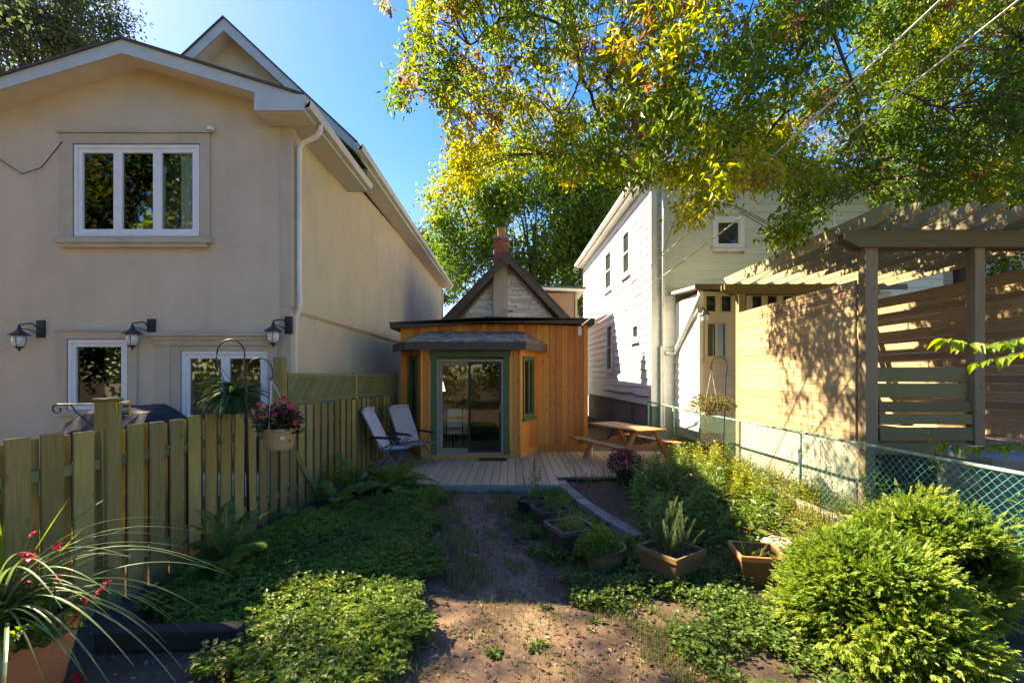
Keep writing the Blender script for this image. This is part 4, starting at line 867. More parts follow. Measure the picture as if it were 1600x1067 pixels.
o = bar('wooden_prop', (-3.02, 7.2, .0), (-3.17, 6.62, .86), .08, .03, 'fence_x', None); tag(o, 'thin board leaning against the picket fence behind the red flower basket', 'board')
o = bar('timber_edging', (-2.95, 3.26, .07), (-1.98, 3.34, .06), .14, .12, 'timber_dark', None, bev=.01); tag(o, 'old dark timber lying in shade at the bottom left of the ground cover', 'timber')

# covered grill beyond the fence
g = thing('covered_grill', 'barbecue grill under a dark cover behind the left fence', 'grill', (-4.75, 5.6, 0))
s = Soup()
prof = np.linspace(0, 1, 9); L0, L1 = -5.45, -4.0
sec = [(-.32, .2), (-.33, 1.15), (-.30, 1.32), (-.16, 1.52), (.08, 1.60), (.26, 1.5), (.32, 1.3), (.33, .2)]
rows = []
for i, tt in enumerate(np.linspace(0, 1, 14)):
    en = 1 - (abs(tt - .5) * 2) ** 6 * .35; hz = 1 - .30 * max(0, abs(tt - .52) * 2 - .55)
    rows.append([(L0 + (L1 - L0) * tt, 5.6 + a * en + .012 * math.sin(i * 2.1 + j), (.2 + (b - .2) * hz) + .01 * math.sin(i * 1.3 + j * 2)) for j, (a, b) in enumerate(sec)])
for r0, r1 in zip(rows[:-1], rows[1:]):
    for j in range(len(sec) - 1): s.quad(r0[j], r1[j], r1[j + 1], r0[j + 1])
s.poly(rows[0]); s.poly(rows[-1][::-1]); s.build('cover', 'cover', g, smooth=False)
for x in (-5.3, -4.15):
    for yv in (5.4, 5.8): s = Soup(); s.tube([(x, yv, 0), (x, yv, .3)], .025, 6); s.build('leg', 'black_metal', g)

# ------------------------------------------------------------------ shepherd's hook with fern basket and red flowers
hk = thing('shepherds_hook', "tall dark double shepherd's hook standing by the left picket fence", 'plant hook', (-2.86, 4.95, 0))
HYY = 4.95
B0 = at(389, 850, HYY); T0 = at(382, 560, HYY)
s = Soup(); arc = lambda c, r, t: [c + V(r * math.cos(a), 0, r * math.sin(a)) for a in np.linspace(0, math.pi, 14)]
r1 = (382 - 339) / 2 * HYY / F; c1 = at(360.5, 552, HYY)
s.tube([V(B0.x, HYY, -.15), T0] + arc(c1, r1, 0) + [at(338, 560, HYY), at(341, 570, HYY), at(346, 566, HYY)], .0085, 7)
s.build('rod', 'steel_dark', hk, smooth=True)
s = Soup(); r2 = (427 - 386) / 2 * HYY / F; c2 = at(406, 580, HYY) - V(0, .01, 0)
s.tube([V(B0.x + .02, HYY - .01, -.12), at(386, 600, HYY) - V(0, .01, 0)] + arc(c2, r2, 0)[::-1] + [at(427, 588, HYY), at(424, 594, HYY), at(420, 590, HYY)], .0075, 7); s.build('second_rod', 'steel_dark', hk, smooth=True)

def hanger(t, top, rim, r, n=3, mat='white_cord'):
    for k in range(n):
        a = k * 2 * math.pi / n + .4; s = Soup(); s.tube([top, rim + V(r * math.cos(a), r * math.sin(a), 0)], .004, 4); s.build('hanger_cord', mat, t)
    s = Soup(); s.tube([top + V(0, 0, .04), top + V(.015, 0, .02), top], .004, 4); s.build('hanger_hook', 'steel_dark', t)

def blade_path(p, az, L, lift, drop, n=10, side=0.0):
    out = []; d = np.array([math.cos(az), math.sin(az)]); sd = np.array([-d[1], d[0]])
    for k in range(n):
        u = k / (n - 1); hxy = d * L * (u * .95) + sd * side * u * u * L
        out.append((p[0] + hxy[0], p[1] + hxy[1], p[2] + L * (lift * u - drop * u * u)))
    return out

def frond_mesh(L=.6, n=20, wmax=.12, lift=.9, drop=.75, mat='lf_fern', name='frond', pinn=.016):
    s = Soup(); pts = np.array(blade_path((0, 0, 0), 0, L, lift, drop, n + 2)); s.ribbon(pts, [.008, .006, .002], tint=.3)
    tg = unit(np.gradient(pts, axis=0))
    for k in range(1, n + 1):
        for q in (0, .5):
            u = (k + q) / (n + 1); p = pts[k] + (pts[min(k + 1, n + 1)] - pts[k]) * q; w = wmax * (math.sin(math.pi * min(1, u ** .75)) ** .8 + .05)
            for sd in (-1, 1):
                d = np.array([tg[k][0] * .35, sd, tg[k][2] * .35 + .05]) + rng.normal(size=3) * .06
                s.leaves(p, d, (0, 0, 1), w, pinn + w * .08, rng.uniform(.1, .9), .1, .18)
    v = np.vstack(s.v); return mesh_of(name, v, np.vstack(s.f), np.concatenate(s.t), M[mat])

def fern(name, label, p, n, meshes, smin, smax, cat='fern', group=None, mat=None, tilt=0.3):
    t = thing(name, label, cat, p, group)
    for k in range(n):
        o = link(bpy.data.objects.new('frond', random.choice(meshes))); o.parent = t; sc_ = random.uniform(smin, smax)
        o.rotation_euler = (R(random.uniform(-14, 14)), R(random.uniform(-30, 18)) * tilt / .3, k * 2 * math.pi / n + random.uniform(-.3, .3)); o.scale = (sc_, sc_, sc_)
        o.location = (random.uniform(-.03, .03), random.uniform(-.03, .03), 0)
    return t
FR = [frond_mesh(.62, 20, .13, 1.0, .75), frond_mesh(.62, 20, .12, 1.25, .8), frond_mesh(.55, 18, .14, .8, .75)]
BF = [frond_mesh(.42, 20, .055, .75, 1.0, 'lf_fern_dark', 'basket_frond', .012), frond_mesh(.42, 20, .05, .95, 1.1, 'lf_fern_dark', 'basket_frond', .012), frond_mesh(.38, 20, .055, .4, .9, 'lf_fern_dark', 'basket_frond', .012)]
bc = at(366, 622, HYY + .12)
fb = fern('hanging_fern', "bushy green fern basket hanging from the shepherd's hook", tuple(bc), 76, BF, .55, 1.1, 'hanging plant', tilt=.5)
s = Soup(); s.lathe(bc, [(.09, -.17), (.12, -.02), (.125, 0), (.10, -.01), (0, -.02)], 16); s.build('basket', 'black_pot', fb)
hanger(fb, at(341, 569, HYY), bc, .1, 3, 'steel_dark')

rb = at(436, 668, HYY - .05)
t = thing('red_flower_basket', "tan pot of coral red flowers hanging from the shepherd's hook", 'hanging plant', tuple(rb))
s = Soup(); s.lathe(rb, [(.0, -.23), (.125, -.23), (.14, -.20), (.175, -.03), (.185, -.025), (.185, 0), (.165, 0), (.16, -.03), (0, -.03)], 26); s.build('pot', 'tan_pot', t, smooth=False)
s = Soup(); s.box(rb.x + .095, rb.x + .135, rb.y - .162, rb.y - .150, rb.z - .105, rb.z - .075); s.build('pot_label', 'white_frame', t)
hanger(t, at(424, 594, HYY), rb, .17, 3, 'white_cord')
s = Soup(); n = 900; d = unit(rdir(n) * [1, 1, .8] + [0, 0, .45]); pos = np.array(rb) + d * rng.uniform(.05, .24, (n, 1)) * [1.0, .95, .85] + [0, 0, .03]; s.leaves(pos, unit(d + rdir(n) * .7), rdir(n) + [0, 0, 1], .06, .032, rng.random(n)); s.build('leaves', 'lf_bronze', t)
def flower(name, p, r, mat, parent, n=5, nrm=None):
    s = Soup(); nrm = unit(np.array(nrm if nrm is not None else rng.normal(size=3) * .6 + [0, -.5, .8])); a = unit(np.cross(nrm, [0, 0.3, 1])); b = np.cross(nrm, a)
    for q in range(2):
        for k in range(n):
            th = (k + q * .5) * 2 * math.pi / n; d = a * math.cos(th) + b * math.sin(th) + nrm * (.25 + q * .5); s.leaves(np.array(p), d, nrm, r * (1 - .25 * q), r * .9, rng.random(), .05, .2, .6)
    return s.build(name, mat, parent)
for (px_, py_) in ((443, 622), (405, 632), (400, 655), (408, 650), (428, 640), (435, 634), (460, 640), (468, 644), (455, 636), (392, 650), (420, 630), (462, 660), (440, 628), (450, 630), (415, 644), (430, 648), (398, 640), (446, 645)):
    flower('blossom', at(px_, py_, HYY - .12 + random.uniform(-.08, .05)), random.uniform(.03, .042), 'petal_pink', t)

# ------------------------------------------------------------------ reclining chairs on the deck
def recliner(loc, yaw, label, mesh):
    t = thing('reclining_chair', label, 'chair', loc, 'folding recliners on the deck'); M3 = Matrix.Rotation(yaw, 3, 'Z'); o = Vector(loc)
    W = lambda x, y, z: o + M3 @ V(x, y, z)
    for y in (-.27, .27):
        s = Soup(); s.tube([W(-.42, y, 1.16), W(-.04, y, .44), W(.02, y, .40)], .013, 7); s.build('back_frame', 'chair_frame', t)
        s = Soup(); s.tube([W(-.03, y, .42), W(.46, y, .45)], .013, 7); s.build('seat_frame', 'chair_frame', t)
        s = Soup(); s.tube([W(-.12, y * 1.1, .63), W(.42, y * 1.1, 0.0)], .013, 7); s.build('leg', 'chair_frame', t)
        s = Soup(); s.tube([W(.30, y * 1.06, .60), W(-.26, y * 1.06, 0.0)], .013, 7); s.build('leg', 'chair_frame', t)
        s = Soup(); s.tube([W(-.24, y * 1.12, .655), W(-.1, y * 1.12, .665), W(.28, y * 1.12, .655), W(.38, y * 1.12, .64)], [.016, .024, .024, .016], 8); s.build('armrest', 'chair_arm', t)
    for a, b, th, nm in (((-.41, 1.17), (-.05, .46), .022, 'backrest'), ((0.0, .425), (.45, .455), .02, 'seat')):
        s = Soup(); n = 7
        for k in range(n):
            u0, u1 = k / n, (k + 1) / n; P = lambda u, y: W(a[0] + (b[0] - a[0]) * u + .02 * math.sin(u * math.pi), y, a[1] + (b[1] - a[1]) * u - .02 * math.sin(u * math.pi))
            s.quad(P(u0, -.26), P(u0, .26), P(u1, .26), P(u1, -.26)); s.quad(P(u0, -.26) + V(0, 0, .012), P(u1, -.26) + V(0, 0, .012), P(u1, .26) + V(0, 0, .012), P(u0, .26) + V(0, 0, .012))
        s.build(nm, mesh, t)
    s = Soup(); s.tube([W(-.385, -.24, 1.18), W(-.40, 0, 1.2), W(-.385, .24, 1.18)], .03, 8); s.build('head_roll', mesh, t)
    for x, z in ((.46, .45), (.34, .10), (-.20, .08), (.40, .26)):
        s = Soup(); s.tube([W(x, -.27, z), W(x, .27, z)], .011, 6) if z != .26 else s.box(0, 0, 0, 0, 0, 0)
        if z != .26: s.build('cross_bar', 'chair_frame', t)
recliner((-2.45, 8.95, DZ), R(-6), 'pale folding recliner nearest the ferns, seen edge on', 'chair_mesh_blue')
recliner((-2.12, 9.55, DZ), R(-38), 'grey folding recliner beside the cottage bay', 'chair_mesh')

# ------------------------------------------------------------------ picnic table
pt = thing('picnic_table', 'brown wooden picnic table with attached benches on the deck', 'picnic table', (2.45, 9.9, DZ))
dx, dy = .418, -.908; pa = math.atan2(dy, dx); O = V(2.45, 9.9, 0)
W = lambda u, v, z: O + V(dx * u - dy * v, dy * u + dx * v, DZ + z)     # u along, v to the left seen from above
for k in range(5): piece('table_board', (1.75, .142, .038), 'picnic', pt, W(0, -.30 + k * .15, .74), (0, 0, pa), bev=.004)
for sgn in (-1, 1):
    for k in range(2): piece('bench_board', (1.75, .138, .038), 'picnic', pt, W(0, sgn * (.63 + k * .144), .44), (0, 0, pa), bev=.004)
for u in (-.62, .62):
    bar('bench_support', W(u, -.78, .395), W(u, .78, .395), .09, .038, 'picnic', pt); bar('table_support', W(u, -.36, .69), W(u, .36, .69), .09, .038, 'picnic', pt)
    for sgn in (-1, 1): bar('leg', W(u + .04, sgn * .26, .70), W(u + .04, sgn * .66, 0.0), .09, .038, 'picnic', pt)
    bar('brace', W(u * .95, 0, .42), W(u * .25, 0, .70), .07, .035, 'picnic', pt)
b = at(921, 690, 10.4); t = thing('white_jug', 'small white plastic jug on the deck beneath the picnic table', 'jug', (b.x, b.y, DZ))
s = Soup(); s.lathe((b.x, b.y, DZ), [(.07, 0), (.075, .02), (.075, .2), (.03, .27), (.03, .31), (0, .31)], 14); s.build('jug_body', 'white_frame', t, smooth=True)
s = Soup(); s.lathe((b.x, b.y, DZ + .312), [(.034, 0), (.034, .03), (0, .03)], 12); s.build('cap', 'curtain', t)

# ------------------------------------------------------------------ pergola with board walls
PG = thing('pergola', 'wooden pergola with board privacy walls and curved rafters', 'pergola', (6.6, 8.4, 0))
WX, Y0, Y1 = 5.2, 6.72, 10.42; WX2 = 8.0
s = Soup(); s.box(WX + .02, 8.3, Y0 + .06, 10.55, 0, .93); s.build('base_wall', 'pale_concrete', PG)
s = Soup(); s.box(WX + .16, 8.3, Y0 + .02, Y0 + .058, -.02, .80); s.build('void_sheet', 'timber_dark', PG)  # near-black sheet painted as the shaded void under the deck
for k in range(24):
    piece('floor_board', (.125, 3.8, .03), 'deck', PG, (WX + .22 + k * .13, (Y0 + 10.5) / 2 + .02, .95), bev=.003)
bar('deck_rim', (WX + .15, Y0 - .01, .88), (8.3, Y0 - .01, .88), .16, .04, 'pergola_x_shade', PG)
z = .95
while z < 2.85: piece('wall_board', (.035, Y1 - Y0 - .16, .138), 'pergola_y', PG, (WX + random.uniform(-.003, .003), (Y0 + .14 + Y1) / 2, z + .07), bev=.003); z += .1445
while z < 3.38: piece('wall_slat', (.035, Y1 - Y0 - .16, .056), 'pergola_y', PG, (WX + random.uniform(-.003, .003), (Y0 + .14 + Y1) / 2, z + .03), bev=.003); z += .062
z = .97
while z < 3.1: piece('wall_board', (.035, 4.6, .138), 'pergola_y', PG, (WX2 + random.uniform(-.003, .003), 8.35, z + .07), bev=.003); z += .1445
while z < 3.6: piece('wall_slat', (.035, 4.6, .056), 'pergola_y', PG, (WX2 + random.uniform(-.003, .003), 8.35, z + .03), bev=.003); z += .062
PX2 = 6.86
for (x, y, b) in ((WX + .055, Y0 + .02, .0), (PX2, Y0 + .02, .9), (WX + .055, Y1 + .05, 0), (WX2, Y1 + .05, 0)):
    piece('post', (.15, .15, 3.84 - b), 'pergola_post', PG, (x, y, (3.84 + b) / 2), bev=.006)
piece('post_trim', (.05, .09, 2.9), 'pergola_post', PG, (WX + .17, Y0 + .03, 2.4), bev=.004)
def beam(y, x0, x1, z0, z1, th=.05):
    s = Soup(); s.prism([(x0, y, z0 + (z1 - z0) * .45), (x0 + .22, y, z0), (x1, y, z0), (x1, y, z1), (x0, y, z1)], (0, th, 0)); s.build('beam', 'pergola_x_shade', PG)
beam(Y0 - .105, 4.84, 9.3, 3.83, 4.08); beam(Y0 + .10, 4.88, 9.3, 3.83, 4.08)
beam(Y1 - .03, 4.86, 8.4, 3.83, 4.06); beam(Y1 + .13, 4.86, 8.4, 3.83, 4.06)
rs = Soup()
yN, yF = Y0 - .62, Y1 + .45
prof = [(yF, 4.20), (yF + .1, 4.31), (yN + .05, 4.31), (yN, 4.27), (yN + .05, 4.19), (yN + .17, 4.12), (yN + .33, 4.085), (yF - .15, 4.085)]
rs.prism([(0, a, b) for a, b in prof], (.042, 0, 0)); R0 = rs.build('rafter', 'rafter', PG); x = 5.10
R0.location = Vector((x, 0, 0)); R0.data.transform(Matrix.Translation(V(PG.location.x, 0, 0)))
R0.location = Vector((x - PG.location.x, 0, 0))
for k in range(1, 11):
    c = R0.copy(); link(c); c.location = R0.location + V(k * .375, random.uniform(-.015, .015), 0)
# bench back and seat boards between the posts
for k, z in enumerate((1.98, 1.74)): piece('bench_back_board', (PX2 - WX - .30, .035, .21), 'pergola_x_shade', PG, ((WX + .2 + PX2 - .075) / 2 + .02, Y0 + .06, z), bev=.004)
for k, z in enumerate((1.50, 1.32, 1.10)): piece('bench_board', (PX2 - WX - .26, .06, .155 if k < 2 else .2), 'pergola_x_shade', PG, ((WX + .2 + PX2 - .075) / 2 + .02, Y0 + .02 - .01 * k, z), (R(-6), 0, 0), bev=.006)

# air conditioner
ac = thing('air_conditioner', 'round topped grey air conditioner behind the chain link fence', 'air conditioner', (6.0, 5.75, 0))
s = Soup(); s.box(5.62, 6.4, 5.4, 6.15, 0, .08); s.build('pad', 'concrete', ac)
s = Soup(); s.lathe((6.0, 5.77, .08), [(.36, 0), (.36, .85)], 28, sq=(1, 1, 5, 0)); s.build('casing', 'ac_grey', ac)
for k in range(26): s = Soup(); s.lathe((6.0, 5.77, .14 + k * .028), [(.362, 0), (.372, .006), (.362, .012)], 28, sq=(1, 1, 5, 0)); s.build('louvre', 'ac_grey', ac)
s = Soup(); s.lathe((6.0, 5.77, .93), [(.39, 0), (.39, .05), (.34, .09), (0, .10)], 28, sq=(1, 1, 4, 0)); s.build('top', 'ac_top', ac)

# ------------------------------------------------------------------ chain link fence
CF = thing('chain_link_fence', 'green chain link fence with pale worn top rail', 'fence', (4.55, 7, 0))
cpts = [V(4.70, 2.0, 0), V(4.55, 7.19, 0), V(4.52, 10.95, 0), V(3.86, 12.9, .08)]
tops = [1.05, 1.05, 1.05, 1.22]
s0_ = []
for k in range(3):
    a, b = cpts[k], cpts[k + 1]; L = (b - a).xy.length; d = (b - a).normalized(); w = .046 if k == 0 else .05
    s = Soup(); n = int(L / w); nz = int(1.0 / w)
    for i in range(n):
        pts = []
        for q in range(nz + 1):
            x = (i + ((q + i) % 2 == 0)) * w; p = a + d * min(x, L); zt_ = tops[k] + (tops[k + 1] - tops[k]) * min(x, L) / L
            pts.append((p.x + (.004 if (q + i) % 2 else -.004), p.y, .03 + (zt_ - .04) * q / nz))
        P = np.array(pts); r = .0036; m = len(P)
        off = np.array([[r, 0, 0], [-r * .5, r, 0], [-r * .5, -r, 0]])
        v = (P[:, None] + off[None]).reshape(-1, 3); f = []
        for q in range(m - 1):
            for j in range(3): A_ = q * 3 + j; B_ = q * 3 + (j + 1) % 3; f += [[A_, B_, B_ + 3], [A_, B_ + 3, A_ + 3]]
        s.add(v, f)
    s.build('chain_mesh', 'green_vinyl', CF, kind='stuff')
    s = Soup(); s.tube([a + V(0, 0, tops[k] + .015 - a.z), b + V(0, 0, tops[k + 1] + .015 - b.z)], .021, 10); s.build('top_rail', 'rail_vinyl', CF, smooth=True)
    s = Soup(); s.tube([a + V(0, 0, .04 - a.z), b + V(0, 0, .06 - b.z)], .004, 4); s.build('tension_wire', 'green_vinyl', CF)
for (p, h) in ((cpts[1], 1.07), (cpts[2], 1.07), (cpts[3], 1.26), (V(4.2, 11.85, 0), 1.15)):
    s = Soup(); s.tube([(p.x, p.y, -.1), (p.x, p.y, h)], .027, 10).lathe((p.x, p.y, h), [(.031, -.02), (.031, .01), (.015, .03), (0, .032)], 10); s.build('post', 'rail_vinyl', CF, smooth=True)
    s = Soup(); s.lathe((p.x, p.y, h - .30), [(.033, 0), (.033, .022)], 10).lathe((p.x, p.y, .4), [(.033, 0), (.033, .022)], 10); s.build('clamp_band', 'rail_vinyl', CF)
o = bar('landscape_timber', (4.27, 5.55, .06), (4.24, 7.45, .05), .12, .13, 'timber', None, bev=.012); tag(o, 'sunlit grey timber edging the bed, nearest the round cedar shrub', 'timber', 'timbers edging the bed')
o = bar('landscape_timber', (4.23, 7.47, .05), (4.12, 9.4, .05), .12, .13, 'timber', None, bev=.012); tag(o, 'timber edging the bed, half hidden in weeds beyond the fence post', 'timber', 'timbers edging the bed')
o = bar('bed_timber', (.84, 8.22, .06), (2.1, 8.25, .06), .1, .1, 'timber_dark', None, bev=.01); tag(o, 'dark timber edge of the bed along the deck', 'timber')
pv = thing('paver_edging', 'row of grey pavers edging the planting bed behind the planters', 'edging', (1.1, 7, 0))
P = [V(.86, 8.1, 0), V(.93, 7.5, 0), V(1.03, 6.9, 0), V(1.17, 6.3, 0), V(1.33, 5.75, 0), V(1.5, 5.3, 0)]
for a, b in zip(P[:-1], P[1:]):
    for k in range(2):
        q0, q1 = a.lerp(b, k / 2 + .012), a.lerp(b, k / 2 + .488)
        bar('paver', (*q0.xy, .055 + random.uniform(-.006, .006)), (*q1.xy, .055 + random.uniform(-.006, .006)), .10, .17, 'paver', pv, bev=.008)

# right hand shepherd's hook and basket in the bed
hp = at(1128, 700, 8.3)
t = thing('garden_hook', "thin black shepherd's hook rising from the bed before the porch", 'plant hook', (hp.x, hp.y, 0))
c = at(1124, 570, 8.3); r = 12.5 * 8.3 / F
s = Soup(); s.tube([V(hp.x, hp.y, -.1), at(1134.5, 590, 8.3)] + [c + V(r * math.cos(a), 0, r * math.sin(a)) for a in np.linspace(0, math.pi, 12)] + [at(1111, 577, 8.3), at(1108, 572, 8.3)], .008, 6); s.build('rod', 'black_metal', t)
bk = at(1111, 634, 8.3)
t = thing('hanging_basket', 'straggly yellow green hanging basket on the garden hook before the porch', 'hanging plant', tuple(bk))
s = Soup(); s.lathe(bk, [(.0, -.17), (.11, -.17), (.16, 0), (.145, 0), (0, -.03)], 20); s.build('pot', 'tan_pot', t)
hanger(t, at(1111.5, 577, 8.3), bk, .15, 4)
s = Soup(); n = 1500; d = unit(rdir(n) * [1, 1, .55] + [0, 0, .22]); rr = rng.uniform(.08, .42, (n, 1)) ** 1.0
pos = np.array(bk) + d * rr * [1.0, .9, .62] + [0, 0, .05] - np.array([0, 0, 1]) * (rr ** 2) * .55; s.leaves(pos, unit(d + rdir(n) * .8), rdir(n) + [0, 0, 1], .055, .028, rng.random(n)); s.build('foliage', 'lf_basket', t)

# ------------------------------------------------------------------ pots and planters
def pot(name, label, x, y, rx, ry, h, rot, mat, rimmat, power=8, taper=.78, soilz=.9, cat='planter', group='pots beside the dirt path', rim=.03):
    z = float(gh(x, y)[0]) - .01; t = thing(name, label, cat, (x, y, z), group); sq = (rx, ry, power, rot); c = (x, y, z); n = 48 if power > 3 else 32
    s = Soup(); s.lathe(c, [(0, .01), (taper, 0), (.97, h - .045)], n, sq=sq, cap=False).lathe(c, [(.90, h - .005), (.86, h * soilz - .02)], n, sq=sq, cap=False); s.build('pot', mat, t)
    s = Soup(); s.lathe(c, [(.975, h - .05), (1.0 + rim, h - .048), (1.0 + rim, h - .004), (1.0 + rim * .5, h), (.93, h), (.90, h - .008)], n, sq=sq, cap=False); s.build('rim', rimmat, t)
    s = Soup(); s.lathe(c, [(.88, h * soilz - .02), (.5, h * soilz - .005), (0, h * soilz)], n, sq=sq); s.build('soil', 'potsoil', t)
    return t, V(x, y, z + h * soilz)
def mound(t, p, n, r, h, L, W, mat, name='leaves', flat=.7, tint=None, stems=0):
    s = Soup(); u = rng.random(n) ** .5; a = rng.random(n) * 2 * np.pi
    pos = np.stack([p[0] + r * u * np.cos(a), p[1] + r * u * np.sin(a), p[2] + h * (1 - u ** 2) * rng.uniform(.15, 1.0, n)], 1)
    d = unit(np.stack([np.cos(a) * u, np.sin(a) * u, np.full(n, .5)], 1) + rng.normal(size=(n, 3)) * .6)
    s.leaves(pos, d, rng.normal(size=(n, 3)) * .5 + [0, 0, 1], L * rng.uniform(.6, 1.2, n), W * rng.uniform(.7, 1.2, n), rng.random(n) if tint is None else tint(n))
    for k in range(stems):
        q = pos[k]; s.tube([(p[0], p[1], p[2] - .01), ((p[0] + q[0]) / 2, (p[1] + q[1]) / 2, (p[2] + q[2]) / 2 + .02), q], .003, 3, .3)
    return s.build(name, mat, t)
def grassy(t, p, n, L, w, mat, name='blade', spread=.05, lift=1.2, drop=.8, share=6):
    """tuft of separate arching blades"""
    ms = []
    for k in range(share):
        s = Soup(); s.ribbon(blade_path((0, 0, 0), 0, L, lift * random.uniform(.8, 1.2), drop * random.uniform(.6, 1.3), 9, random.uniform(-.15, .15)), [w * .6, w, w * .8, w * .05], tint=random.random(), fold=.12)
        ms.append(mesh_of(name, np.vstack(s.v), np.vstack(s.f), np.concatenate(s.t), M[mat]))
    for k in range(n):
        o = link(bpy.data.objects.new(name, random.choice(ms))); o.parent = t; sc_ = random.uniform(.6, 1.15); o.scale = (sc_,) * 3
        o.rotation_euler = (0, R(random.uniform(-25, 12)), random.uniform(0, 6.28)); o.location = Vector(p) - ORG[t.name] + V(random.uniform(-spread, spread), random.uniform(-spread, spread), 0)
STEMS = {}
def stem_plant(name, label, p, n, h, L, W, mat, cat='plant', group=None, spread=.10, gap=.045, lean=.25, pair=2, parent=None, updir=.35, stemr=.004):
    """upright stems carrying whorls of leaves; each stem is a part"""
    t = parent or thing(name, label, cat, tuple(p), group)
    key = (h, L, W, mat, gap, pair)
    if key not in STEMS:
        ms = []
        for q in range(4):
            s = Soup(); hh = h * (.8 + .13 * q); b = random.uniform(-.08, .08)
            zs = np.arange(hh * .12, hh, gap); s.tube([(0, 0, 0), (b * .4, 0, hh * .5), (b, b * .5, hh)], [stemr, stemr * .5], 4, .2)
            for k, z in enumerate(zs):
                u = z / hh
                for j in range(pair):
                    a = k * 1.9 + j * 2 * math.pi / pair + random.uniform(-.3, .3)
                    s.leaves(np.array([b * u ** 1.5, b * .5 * u, z]), (math.cos(a), math.sin(a), updir + .5 * u), (0, 0, 1), L * (1.05 - .55 * u) * random.uniform(.8, 1.1), W * (1 - .4 * u), random.uniform(0, .6) + .4 * u * random.random(), .12, .2)
            ms.append(mesh_of('stem', np.vstack(s.v), np.vstack(s.f), np.concatenate(s.t), M[mat]))
        STEMS[key] = ms
    for k in range(n):
        o = link(bpy.data.objects.new('stem', random.choice(STEMS[key]))); o.parent = t; a = random.uniform(0, 6.28); r = spread * math.sqrt(random.random())
        o.location = Vector(p) - ORG[t.name] + V(r * math.cos(a), r * math.sin(a), 0); l = lean * r / max(spread, .01)
        o.rotation_euler = (-l * math.sin(a) + random.uniform(-.08, .08), l * math.cos(a) + random.uniform(-.08, .08), random.uniform(0, 6.28)); sc_ = random.uniform(.75, 1.15); o.scale = (sc_,) * 3
    return t

# ------------------------------------------------------------------ planted pots along the path
t, p = pot('planter', 'round black pot with a leafy pepper plant, farthest of the pots by the deck', .28, 6.45, .21, .21, .26, 0, 'black_pot', 'black_pot', 2)
stem_plant('', '', p, 7, .50, .10, .035, 'lf_tall', parent=t, spread=.12, gap=.05)
t, p = pot('planter', 'square dark planter of pale basil just before the round black pot', .50, 5.88, .21, .21, .29, .35, 'dark_pot', 'dark_pot')
stem_plant('', '', p, 7, .24, .07, .04, 'lf_herb', parent=t, spread=.12, gap=.035, pair=4)
t, p = pot('planter', 'square dark brown planter overflowing with fine grassy herbs', .66, 5.12, .225, .225, .30, .40, 'dark_pot', 'rim_brown')
grassy(t, p, 120, .26, .006, 'lf_herb', spread=.15, lift=1.1, drop=.9); mound(t, p, 260, .17, .13, .03, .012, 'lf_herb')
s = Soup(); s.tube([(p.x - .2, p.y - .08, p.z + .05), (p.x - .23, p.y - .1, p.z - .1), (p.x - .20, p.y - .14, p.z - .26)], .004, 4).tube([(p.x - .2, p.y - .08, p.z + .05), (p.x - .12, p.y - .05, p.z + .12), (p.x - .02, p.y, p.z + .02)], .004, 4); s.build('drip_tube', 'rim_brown', t)
t, p = pot('planter', 'round olive bowl pot with bushy parsley beside the path', .93, 4.60, .215, .215, .25, 0, 'olive_pot', 'dark_pot', 2, taper=.7)
q_ = p + V(-.06, 0, 0); mound(t, q_, 1300, .23, .24, .034, .026, 'lf_herb', stems=60)
mound(t, p + V(-.16, -.02, -.04), 350, .14, .12, .034, .026, 'lf_herb', 'spilling_leaves')
t, p = pot('planter', 'square terracotta planter with tall spiky rosemary', 1.52, 4.36, .225, .225, .31, .62, 'terracotta_old', 'terracotta_old')
stem_plant('', '', p, 46, .38, .040, .009, 'lf_rosemary', parent=t, spread=.16, gap=.009, lean=.35, pair=3, updir=.9, stemr=.003)
t, p = pot('planter', 'square weathered terracotta planter holding a little thyme beside the round shrub', 2.34, 4.34, .205, .205, .30, -.18, 'terracotta_old', 'terracotta', soilz=.72)
stem_plant('', '', p + V(-.06, .02, 0), 26, .13, .02, .008, 'lf_yellow', parent=t, spread=.11, gap=.012, lean=.3, pair=3, updir=.7)
s = Soup(); c = np.array([2.95, 5.0, .09]); n = 14
rk = []
for k, zz in enumerate(np.linspace(-1, 1, 8)):
    rr = math.sqrt(max(0, 1 - zz * zz)); rk.append([(c[0] + .21 * rr * math.cos(a) * (1 + .14 * math.sin(3 * a + k)), c[1] + .17 * rr * math.sin(a) * (1 + .12 * math.cos(2 * a + k * 1.3)), c[2] + .095 * zz + .012 * math.sin(a * 5 + k)) for a in np.linspace(0, 2 * math.pi, n, endpoint=False)])
for a, b in zip(rk[:-1], rk[1:]):
    for j in range(n): s.quad(a[j], a[(j + 1) % n], b[(j + 1) % n], b[j])
tag(s.build('garden_rock', 'rock'), 'flat pale rock lying behind the thyme planter', 'rock')

# burgundy mum
t, p = pot('potted_mum', 'dark burgundy chrysanthemum in a black pot beside the picnic bench', 1.98, 7.95, .16, .16, .24, 0, 'black_pot', 'black_pot', 2, cat='potted plant', group=None)
s = Soup(); c = np.array([p.x, p.y, p.z + .16]); d = unit(rdir(1500) * [1, 1, .85] + [0, 0, .25]); pos = c + d * [.30, .30, .24] * rng.uniform(.75, 1.05, (1500, 1)); s.leaves(pos, unit(d + rdir(1500) * .9), d, .034, .022, rng.random(1500)); s.build('flowers', 'petal_mum', t)
s = Soup(); d = unit(rdir(500)); pos = c + d * [.26, .26, .2] * rng.uniform(.4, .95, (500, 1)); s.leaves(pos, unit(d + rdir(500) * .5), d, .05, .022, rng.random(500)); s.build('leaves', 'lf_bronze', t)

